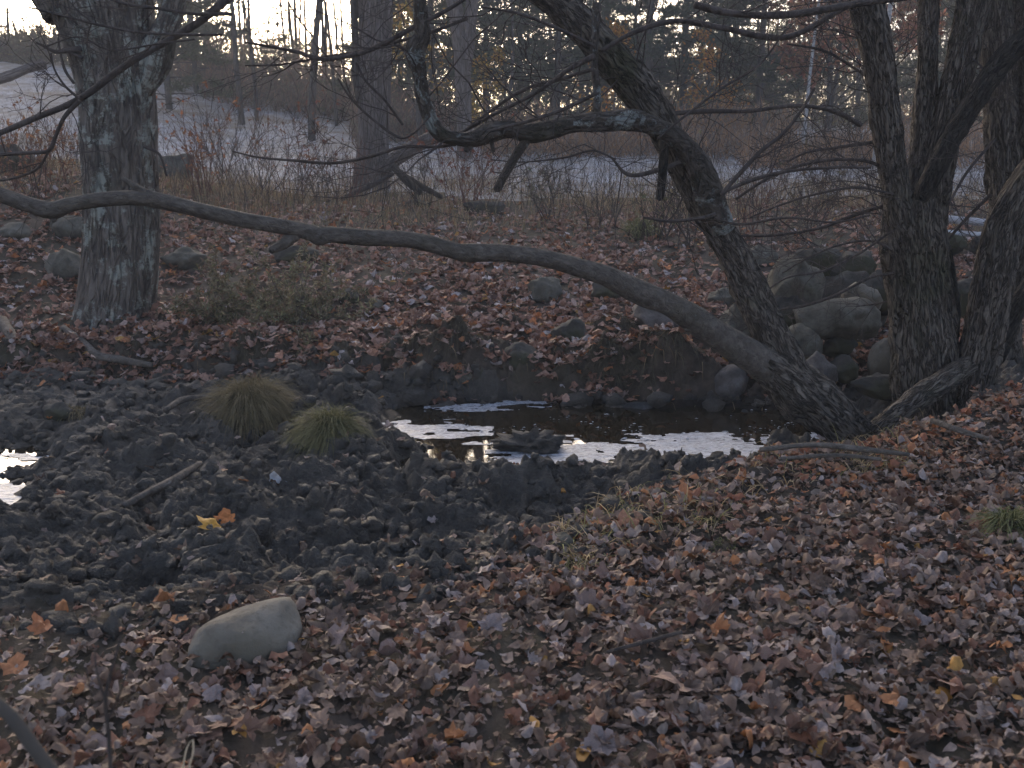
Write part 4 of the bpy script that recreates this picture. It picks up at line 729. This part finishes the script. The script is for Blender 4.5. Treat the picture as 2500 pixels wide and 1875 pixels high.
# loose grass: bank edges, field edge, field
def scatter(n, px0, px1, y0, y1, rng, logy=True):
    Y = np.exp(rng.uniform(math.log(y0), math.log(y1), n)) if logy else rng.uniform(y0, y1, n); px = rng.uniform(px0, px1, n); return (px - 1250) / FPX * Y / math.cos(PITCH), Y
r_ = np.random.default_rng(9)
x, y = scatter(60000, -150, 2650, 11.0, 18.5, r_); keep = r_.random(len(x)) < smooth(11.3, 15.5, y) * (.35 + .65 * smooth(-.2, .4, fbm(x * .8, y * .8, None, 2))); x, y = x[keep], y[keep]; n = len(x)
P = np.stack([x, y, H(x, y) - .01], -1); D = np.stack([r_.normal(0, .35, n), r_.normal(0, .35, n), np.ones(n)], -1); pal = np.array([(.29,.2,.11), (.34,.26,.15), (.22,.2,.1), (.37,.28,.19), (.26,.16,.095)])
V, F, C = blades(P, D, r_.uniform(.08, .36, n) * smooth(10, 15, y) + .05, .0036, r_.uniform(.1, .6, n), r_, pal[r_.integers(0, 5, n)]); bb = Bag(); bb.add(V, F, C)
tag(bb.build('dry_grass', M['blade']), 'tan dry grass fringing the top of the far bank', 'grass', kind='stuff')
x, y = scatter(42000, -200, 2700, 16.5, 42, r_); n = len(x); P = np.stack([x, y, H(x, y) - .01], -1); D = np.stack([r_.normal(0, .6, n), r_.normal(0, .6, n), np.ones(n)], -1)
pal = np.array([(.6,.6,.64), (.48,.47,.49), (.36,.31,.27), (.28,.21,.15), (.66,.67,.72)]); V, F, C = blades(P, D, r_.uniform(.04, .2, n), .0016 + .00024 * y, r_.uniform(.2, .8, n), r_, pal[r_.integers(0, 5, n)]); bb = Bag(); bb.add(V, F, C)
tag(bb.build('frosted_grass', M['blade']), 'pale frosted grass of the field beyond the bank', 'grass', kind='stuff')
x, y = scatter(1500, -100, 2600, 13, 19, r_); out = []
for k_ in range(0, 1200): grow(out, np.array([x[k_], y[k_], hz(x[k_], y[k_]) - .02]), np.array([*r_.normal(0, .15, 2), 1]), r_.uniform(.3, .9), .0035, 1 if k_ % 2 else 0, r_, .08, .03, 5, (2, 5), (.3, .8))
tag(bag_tubes(out, 3, .0022).build('weed_stalks', M['twig'], None), 'thin dead weed stalks along the field edge', 'weeds', kind='stuff')
x, y = scatter(26000, 1000, 2300, 3.4, 6.3, r_, False); yn = masks(x, y)[0]; keep = (y - yn < .15) & (y - yn > -.45) & (r_.random(len(x)) < smooth(-.1, .35, fbm(x * 2.2, y * 2.2, None, 2)) * .9 + .12) & (x > .2); x, y = x[keep], y[keep]; n = len(x)
P = np.stack([x, y, H(x, y) - .01], -1); D = np.stack([r_.normal(0, .6, n), r_.normal(-.2, .6, n), np.ones(n)], -1); pal = np.array([(.42,.3,.15), (.3,.27,.11), (.46,.35,.2)])
V, F, C = blades(P, D, r_.uniform(.08, .26, n), .0026, r_.uniform(.4, 1.1, n), r_, pal[r_.integers(0, 3, n)]); bb = Bag(); bb.add(V, F, C); tag(bb.build('bank_grass', M['blade']), 'straw-coloured grass along the edge of the near bank', 'grass', kind='stuff')
x, y = scatter(9000, -150, 2400, 7.8, 11.5, r_); keep = r_.random(len(x)) < smooth(.0, .5, fbm(x * 1.1 + 9, y * 1.1, None, 2)) ; x, y = x[keep], y[keep]; n = len(x); P = np.stack([x, y, H(x, y) - .01], -1); D = np.stack([r_.normal(0, .7, n), r_.normal(-.3, .6, n), np.ones(n)], -1); pal = np.array([(.09,.08,.045), (.14,.11,.06), (.08,.085,.05)])
V, F, C = blades(P, D, r_.uniform(.05, .2, n), .0026, r_.uniform(.5, 1.2, n), r_, pal[r_.integers(0, 3, n)]); bb = Bag(); bb.add(V, F, C); tag(bb.build('bank_grass', M['blade']), 'dull matted grass on the slope of the far bank', 'grass', kind='stuff')
x, y = scatter(12000, -150, 2150, 7.2, 9.3, r_, False); yf_ = masks(x, y)[1]; dy = y - yf_; keep = (dy > -.12) & (dy < .55) & (r_.random(len(x)) < .05 + .95 * smooth(.0, .45, fbm(x * 1.7 + 3, y * 1.7, None, 2))); x, y = x[keep], y[keep]; n = len(x); P = np.stack([x, y, H(x, y) - .01], -1); D = np.stack([r_.normal(0, .6, n), r_.normal(-.7, .5, n), np.full(n, .75)], -1); pal = np.array([(.13,.1,.06), (.19,.14,.08), (.1,.1,.055), (.25,.18,.1)])
V, F, C = blades(P, D, r_.uniform(.06, .26, n), .0034, r_.uniform(.7, 1.5, n), r_, pal[r_.integers(0, 4, n)]); bb = Bag(); bb.add(V, F, C); tag(bb.build('bank_grass', M['blade']), 'dead grass hanging over the foot of the far bank', 'grass', kind='stuff')
# mud island in the ice
p = hv(1150, 1005); V = ICO4[0].copy(); V *= (1 + .5 * fbm(V[:, 0] * 2.6, V[:, 1] * 2.6, V[:, 2] * 2.6, 4) + .25 * noise(V[:, 0] * 7, V[:, 1] * 7, V[:, 2] * 7))[:, None]; V *= [.19, .12, .075]
o = mk('mud_island', V, ICO4[1], M['mud'], None, np.zeros((len(V), 3)), True); o.location = (p[0], p[1] + .05, WZ + .02); tag(o, 'black mud lump standing in the bright ice', 'mud')
# mud clods
r_ = np.random.default_rng(10); x, y = scatter(7000, -200, 2200, 3.0, 8.2, r_, False); _, mud, sd, yn, yf = H(x, y, True, True); keep = ((mud > .15) | ((y > yn - .35) & (x < .6) & (y < yn + 1))) & (sd > .07); x, y = x[keep], y[keep]; bb = Bag(); z = H(x, y)
ICO2 = ico(2)
for k_ in range(len(x)):
    s_ = .008 + .036 * r_.random() ** 3.2; V, F = ICO1 if s_ < .017 else ICO2; V = V * (1 + .55 * noise(V[:, 0] * 1.9 + k_, V[:, 1] * 1.9, V[:, 2] * 1.9) + r_.normal(0, .09, len(V)))[:, None] * s_ * r_.uniform(.6, 1.4, 3); bb.add(V + [x[k_], y[k_], z[k_] + s_ * .15], F)
x, y = scatter(1700, -150, 2150, 7.2, 9.0, r_, False); yf_ = masks(x, y)[1]; dy = y - yf_; keep = (dy > -.3) & (dy < .02); x, y = x[keep], y[keep]; z = H(x, y)
for k_ in range(len(x)):
    s_ = .02 + .07 * r_.random() ** 2.2; V, F = ICO2; V = V * (1 + .45 * fbm(V[:, 0] * 2 + k_, V[:, 1] * 2, V[:, 2] * 2, 3)[:, None]) * s_ * r_.uniform(.7, 1.3, 3) * [1.15, 1, .8]; bb.add(V + [x[k_], y[k_], z[k_] + s_ * .1], F)
o = bb.build('mud_clods', M['mud'], None, True); tag(o, 'crumbled black clods strewn over the mud', 'mud', kind='stuff')

# ------------------------------------------------------------------ fallen leaves
half = [(0.03, -.02), (.28, -.04), (.38, .12), (.31, .2), (.46, .34), (.55, .54), (.41, .57), (.27, .55), (.27, .74), (.13, .84)]
OUT = np.array(half + [(0, 1.0)] + [(-a_, b_) for a_, b_ in half[::-1]]) - [0, .38]; n_o = len(OUT)
IN = OUT * .5
LV2 = np.vstack([OUT, IN, [[0, 0]]]); q_ = np.arange(n_o); q2 = (q_ + 1) % n_o
LF = [np.stack([q_, q2, q2 + n_o, q_ + n_o], -1), np.stack([q_ + n_o, q2 + n_o, np.full(n_o, 2 * n_o)], -1)]
OV = np.array([(0, -.5), (.16, -.36), (.26, -.1), (.25, .15), (.13, .42), (0, .62), (-.13, .42), (-.25, .15), (-.26, -.1), (-.16, -.36)])
def leaf_variant(seed, base, inner, curl):
    r_ = np.random.default_rng(seed); P = np.vstack([base, base * .5, [[0, 0]]]) * np.exp(r_.normal(0, .10, (1, 2))); n = len(base); P[:n] += r_.normal(0, .045, (n, 2)); x, y = P[:, 0], P[:, 1]
    k1, k2, k3 = r_.normal(0, curl, 3); roll = r_.choice([-1, 1]) * r_.uniform(.4, 1.9) * curl; th = r_.uniform(0, 6.28); s = x * math.cos(th) + y * math.sin(th); t = -x * math.sin(th) + y * math.cos(th)
    a_ = roll * s; sx = np.where(np.abs(roll) > .05, np.sin(a_) / roll, s); z = (1 - np.cos(a_)) / roll; z = z + k2 * t * t + k1 * .5 * np.abs(x) + .3 * curl * noise(P[:, 0] * 3 + seed, P[:, 1] * 3) + .12 * curl * np.r_[r_.normal(0, .25, n), np.zeros(n + 1)]
    X = sx * math.cos(th) - t * math.sin(th); Y = sx * math.sin(th) + t * math.cos(th); return np.stack([X, Y, z - z.min() * .5], -1)
VM = np.array([leaf_variant(s_, OUT, None, c_) for s_, c_ in zip(range(14), [.25,.4,.6,.8,1.,.5,.7,.9,1.2,.35,.65,.85,1.3,.45])])
no = len(OV); qo = np.arange(no); qo2 = (qo + 1) % no; OF = [np.stack([qo, qo2, qo2 + no, qo + no], -1), np.stack([qo + no, qo2 + no, np.full(no, 2 * no)], -1)]
VO = np.array([leaf_variant(40 + s_, OV * 1.2, None, c_) for s_, c_ in zip(range(8), [.4,.7,.9,1.2,1.5,.6,.8,1.1])])
PAL = {'near': [((.2,.138,.1), 5), ((.26,.185,.14), 5), ((.31,.24,.2), 4.5), ((.15,.1,.07), 4), ((.34,.29,.27), 2.4), ((.22,.11,.07), 3.5), ((.38,.17,.07), .9), ((.4,.22,.06), .25), ((.11,.08,.062), 3), ((.23,.185,.15), 2)],
       'far': [((.27,.15,.105), 6), ((.21,.115,.082), 5), ((.32,.205,.16), 5), ((.37,.275,.235), 3.5), ((.14,.08,.06), 3), ((.38,.17,.08), 1.6), ((.42,.38,.38), 1.2), ((.34,.2,.06), .4)]}
def rots(n, tilt, rng):
    a_ = rng.uniform(0, 2 * np.pi, n); ax = rng.uniform(0, 2 * np.pi, n); t = np.abs(rng.normal(0, tilt, n)); Rz = np.zeros((n, 3, 3)); Rz[:, 0, 0] = np.cos(a_); Rz[:, 0, 1] = -np.sin(a_); Rz[:, 1, 0] = np.sin(a_); Rz[:, 1, 1] = np.cos(a_); Rz[:, 2, 2] = 1
    k = np.stack([np.cos(ax), np.sin(ax), 0 * ax], -1); Kx = np.zeros((n, 3, 3)); Kx[:, 0, 2] = k[:, 1]; Kx[:, 1, 2] = -k[:, 0]; Kx[:, 2, 0] = -k[:, 1]; Kx[:, 2, 1] = k[:, 0]
    Rt = np.eye(3)[None] + np.sin(t)[:, None, None] * Kx + (1 - np.cos(t))[:, None, None] * (Kx @ Kx); return Rt @ Rz
def litter(bag, x, y, size, lift, tilt, pal, rng, oval=.35, lod=False, lip=None):
    c_ = np.array([p_[0] for p_ in PAL[pal]]); w_ = np.array([p_[1] for p_ in PAL[pal]], float); w_ /= w_.sum(); z = H(x, y)
    for VV, FF, sel in ((VM, LF, rng.random(len(x)) > oval), (VO, OF, None)):
        if sel is None: sel = ~prev
        prev = sel; n = int(sel.sum())
        if not n: continue
        if lod: h_ = VV.shape[1] // 2; VV = np.concatenate([VV[:, :h_], VV[:, -1:]], 1); q0 = np.arange(h_); FF = [np.stack([q0, (q0 + 1) % h_, np.full(h_, h_)], -1)]
        Rm = rots(n, tilt, rng); V0 = VV[rng.integers(0, len(VV), n)] * size[sel][:, None, None]; V = np.einsum('nij,nkj->nki', Rm, V0); V[..., 2] -= np.minimum(V[..., 2].min(1), 0)[:, None] * .55
        V += np.stack([x[sel], y[sel], z[sel] + lift[sel]], -1)[:, None]; k = V.shape[1]; o = (np.arange(n) * k)[:, None, None]; C = c_[rng.choice(len(c_), n, p=w_)]
        if lip is not None: sw = rng.random(n) < lip[sel]; C[sw] = np.array([(.36,.16,.075), (.3,.125,.07), (.33,.19,.12)])[rng.integers(0, 3, int(sw.sum()))]
        C = C * np.exp(rng.normal(0, .16, (n, 1))) * [1.04, .99, .955]; C = np.repeat(C[:, None], k, 1)
        bag.add(V.reshape(-1, 3), [(f[None] + o).reshape(-1, f.shape[1]) for f in FF], C.reshape(-1, 3))
rng = np.random.default_rng(101)
x, y = scatter(80000, -250, 2750, 1.9, 8.2, rng, False); dens = smooth(0, 1, y / y); yn, yf, tn, tf = masks(x, y); area_keep = rng.random(len(x)) < (y / 8.2) ** 1.0
pn = fbm(x * 1.1, y * 1.1, None, 3); lf = smooth(.4, -.5, x); edge = smooth(.5 - .1 * lf, -.25 - .75 * lf, y - yn + .35 * pn); keep = area_keep & (rng.random(len(x)) < edge * (.6 + .4 * smooth(-.5, .1, pn)) * (1 - .2 * smooth(.2, .7, fbm(x * .9 + 40, y * .9, None, 2)))); x1, y1 = x[keep], y[keep]; n = len(x1)
bag = Bag(); litter(bag, x1, y1, rng.uniform(.03, .072, n) * (.6 + .4 * rng.random(n)), rng.uniform(0, .024, n), .24, 'near', rng, .5, lip=smooth(.9, .2, np.abs(masks(x1, y1)[0] - y1)) * smooth(-.2, .8, x1) * .33 + .13 * smooth(.8, 2.2, x1) * smooth(3.2, 5, y1))
near = bag.build('leaf_litter', M['leaf'], None, True); tag(near, 'grey-brown curled maple leaves covering the near bank', 'leaves', kind='stuff')
bag = Bag(); x, y = scatter(28000, -200, 2600, 7.5, 16.5, rng); yn, yf, tn, tf = masks(x, y); pn = fbm(x * .9, y * .9, None, 3); keep = (y > yf - .2 + .25 * pn) & (rng.random(len(x)) < smooth(16.8, 12.5, y) * (.45 + .55 * smooth(-.45, .15, pn))); x2, y2 = x[keep], y[keep]; n = len(x2)
xb, yb = scatter(5200, -150, 2300, 7.3, 9.2, rng, False); dyb = yb - masks(xb, yb)[1]; kb = (dyb > -.15) & (dyb < .85) & (rng.random(len(xb)) < .25 + .75 * smooth(-.25, .25, fbm(xb * 1.6, yb * 1.6, None, 2))); x2, y2 = np.r_[x2, xb[kb]], np.r_[y2, yb[kb]]; n = len(x2)
litter(bag, x2, y2, rng.uniform(.045, .095, n), rng.uniform(0, .03, n), .34, 'far', rng, .35, lod=True)
tag(bag.build('leaf_litter', M['leaf'], None), 'reddish-brown maple leaves covering the far bank slope', 'leaves', kind='stuff')
bag = Bag(); x, y = scatter(3600, -200, 2200, 3.2, 8.1, rng, False); yn, yf, tn, tf = masks(x, y); mud = tn * (1 - tf); sd = H(x, y, True, True)[2]; keep = (mud > .3) & (sd > .05) & (rng.random(len(x)) < .12 + .75 * smooth(.9, .1, y - yn)); x3, y3 = x[keep], y[keep]; n = len(x3)
litter(bag, x3, y3, rng.uniform(.03, .07, n), rng.uniform(0, .02, n), .4, 'near', rng); tag(bag.build('mud_leaves', M['leaf'], None), 'scattered dead leaves lying on the black mud', 'leaves', kind='stuff')
bag = Bag(); x, y = scatter(26000, -250, 2750, 1.9, 6.4, rng, False); yn = masks(x, y)[0]; keep = (y < yn + .1) & (rng.random(len(x)) < y / 6.4); x4, y4 = x[keep], y[keep]; n = len(x4)
litter(bag, x4, y4, rng.uniform(.012, .032, n), rng.uniform(0, .006, n), .25, 'near', rng, 1., lod=True); tag(bag.build('leaf_crumbs', M['leaf'], None), 'small broken leaf bits between the near-bank leaves', 'leaves', kind='stuff')
me_l = [mk('leaf', v_, LF, M['leaf1'], link=False) for v_ in VM]
k_ = 0; order = rng.permutation(len(x1))
for i_ in order:
    u_ = 1250 + x1[i_] / y1[i_] * FPX * math.cos(PITCH)
    if not (20 < u_ < 2480 and y1[i_] < 4.3 and y1[i_] > 2.25): continue
    if rng.random() > (2.6 / y1[i_]) ** 1.5: continue
    o = bpy.data.objects.new('leaf', me_l[k_ % len(me_l)]); COL.objects.link(o); o.parent = near; s_ = rng.uniform(.045, .085)
    o.location = (x1[i_] + .02, y1[i_], hz(x1[i_], y1[i_]) + .022 + rng.uniform(0, .015)); o.rotation_euler = (rng.normal(0, .3), rng.normal(0, .3), rng.uniform(0, 6.28)); o.scale = (s_,) * 3; k_ += 1
    if k_ >= 300: break
def leaf_thing(u, v, s_, col, lab, seed, rot=(0.5, 0, 0)):
    p = hv(u, v); V = VM[seed % 3] * s_; me = mk('maple_leaf', V, LF, M['leaf'], None, np.tile(col, (len(V), 1))); me.location = (p[0], p[1], hz(p[0], p[1]) + .03); me.rotation_euler = rot; tag(me, lab, 'leaf')
OR, YE, GY, BRN = (.48,.17,.05), (.5,.27,.05), (.4,.42,.45), (.28,.14,.09)
for a_ in [(492,1182,.10,OR,'lone orange maple leaf on the mud, upper of two near mid-left',0,(.5,0,.4)), (460,1232,.10,YE,'yellow-orange maple leaf on the mud just below the orange one',1,(.5,0,1.4)), (594,1062,.13,GY,'upright pale grey leaf in the mud below the two tussocks',2,(1.2,0,.2)), (1482,1085,.125,(.4,.17,.075),'large orange leaf standing on the near bank edge',0,(.9,.2,.8)), (1355,1150,.11,(.34,.17,.1),'pinkish orange leaf at the near bank edge',1,(.6,0,.3)), (755,1228,.10,YE,'yellow leaf on the mud edge left of the mid-picture',1,(.5,0,2.4)), (35,1460,.085,(.38,.16,.07),'orange maple leaf at left in the near leaves',0,(.4,0,.2)), (90,1385,.075,(.36,.15,.07),'orange leaf above the left-edge leaf at the mud border',2,(.6,0,1)), (1340,1140,.0,OR,'',0,(0,0,0)), (1455,1500,.15,(.36,.24,.18),'large tan curled leaf in the near leaves right of centre',1,(.4,.2,2)), (530,1440,.12,(.34,.28,.27),'pale leaf leaning on the front of the pale stone',2,(1.,0,.5)), (2060,1500,.15,(.36,.22,.16),'large tan maple leaf near the lower right corner',0,(.4,0,2.6))]:
    if a_[4]: leaf_thing(*a_)

# ------------------------------------------------------------------ sticks and foreground stems
def stick(path, lab, Y=None, mat='stick', name='stick', n=30):
    P = []
    for u, v, r_ in path:
        q_ = hv(u, v) if Y is None else av(u, v, Y); z = q_[2] + (r_ * K * m_px(q_[1]) * .6 + .085 if Y is None else 0); P.append([q_[0], q_[1], z, r_ * K * m_px(q_[1])])
    Q = spline(P, n); V, F = tube(Q[:, :3], np.maximum(Q[:, 3], .002), 12, .08, 2, 6, len(lab), .15); return tag(mk(name, V, F, M[mat], None, None, True), lab, 'stick')
stick([(270,1130,7),(330,1100,8.5),(390,1068,8.5),(435,1035,6)], 'straight bare stick lying diagonally on the mud')
stick([(140,735,7),(180,765,8),(215,795,9),(260,803,8),(330,815,6)], 'bent grey branch at the mud edge below the maple')
stick([(5,720,12),(40,770,11),(70,805,10)], 'thick grey branch slanting at the left frame edge')
stick([(80,750,7),(95,785,7),(100,810,6)], 'short upright grey stick beside the slanting branch', 8.35)
stick([(360,915,6),(400,892,7),(460,885,5)], 'muddy stick left of the tall tussock')
stick([(1640,1010,5),(1750,1000,6),(1850,1008,6),(1960,1020,5)], 'mossy fallen branch in the leaves below the leaning trunk')
stick([(1680,1030,4),(1800,1022,5),(1900,1030,4)], 'thinner fallen branch just below the mossy one')
stick([(2010,945,6),(2060,965,7),(2130,985,5)], 'dark stick lying against the multi-stemmed trunk base')
stick([(1310,1465,4),(1400,1440,5),(1470,1420,4)], 'thin grey twig in the near leaves right of centre', None, 'twig')
stick([(735,430,4),(800,402,5),(850,375,4)], 'slim dark fallen branch left of the forked trunk', 15.5, 'twig')
stick([(-60,1480,15),(20,1545,15),(70,1610,16),(130,1690,16)], 'blurred grey-green branch crossing the lower left corner', 1.15, 'bark_limb', 'near_branch', 40)
e = empty('sapling', 'blurred thin bare sapling in front of the near leaves at lower left', 'sapling', tuple(np.append(av(238, 1700, 1.35)[:2], hz(*av(238, 1700, 1.35)[:2]))))
for path in ([(240,1760,5),(238,1640,5),(232,1560,4.5),(228,1510,4.5),(240,1450,3.5),(255,1400,2.5),(262,1370,2)], [(228,1512,3.5),(214,1470,3),(205,1420,2),(208,1390,1.5)], [(232,1560,2.5),(262,1490,2.5),(275,1440,2),(300,1380,1.3)], [(220,1480,2),(200,1500,2),(185,1440,1.2)]):
    limb(e, 'stem', [(u, v, 1.35, r_) for u, v, r_ in path], 8, 24, .05, 2, 12, 7., .1, 'twig')
P = spline(np.array([[*av(u, v, 1.6), 0] for u, v in [(392,1700),(396,1655),(404,1615),(416,1598),(417,1625),(408,1660),(402,1700)]]), 30)[:, :3]; w_ = np.array([.002, .0, .0015]); V = np.concatenate([P - w_, P + w_]); i_ = np.arange(29); tag(mk('dry_blade', V, np.stack([i_, i_ + 1, i_ + 31, i_ + 30], -1), M['dry_blade'], None, np.tile((.5,.42,.3), (60, 1))), 'pale curled dry grass blade at the bottom edge', 'grass')

# ------------------------------------------------------------------ haze volume added to imitate lens veil and grey the dark background
bm = bmesh.new(); bmesh.ops.create_cube(bm, size=1); me = bpy.data.meshes.new('haze'); bm.to_mesh(me); bm.free(); hzo = bpy.data.objects.new('haze', me); COL.objects.link(hzo)
hzo.scale = (700, 700, 34); hzo.location = (0, 0, 12.5); q = NT('veil_haze'); q.t.nodes.remove(q.b); pv = q.n('VolumePrincipled'); pv.inputs['Color'].default_value = (.95, .93, .92, 1); pv.inputs['Density'].default_value = 0.0034; pv.inputs['Anisotropy'].default_value = 0.0
q.link(pv.outputs[0], q.t.nodes['Material Output'].inputs['Volume']); me.materials.append(q.m); tag(hzo, 'thin added haze over pond and field, greying the distance like lens veil', 'haze', kind='stuff')
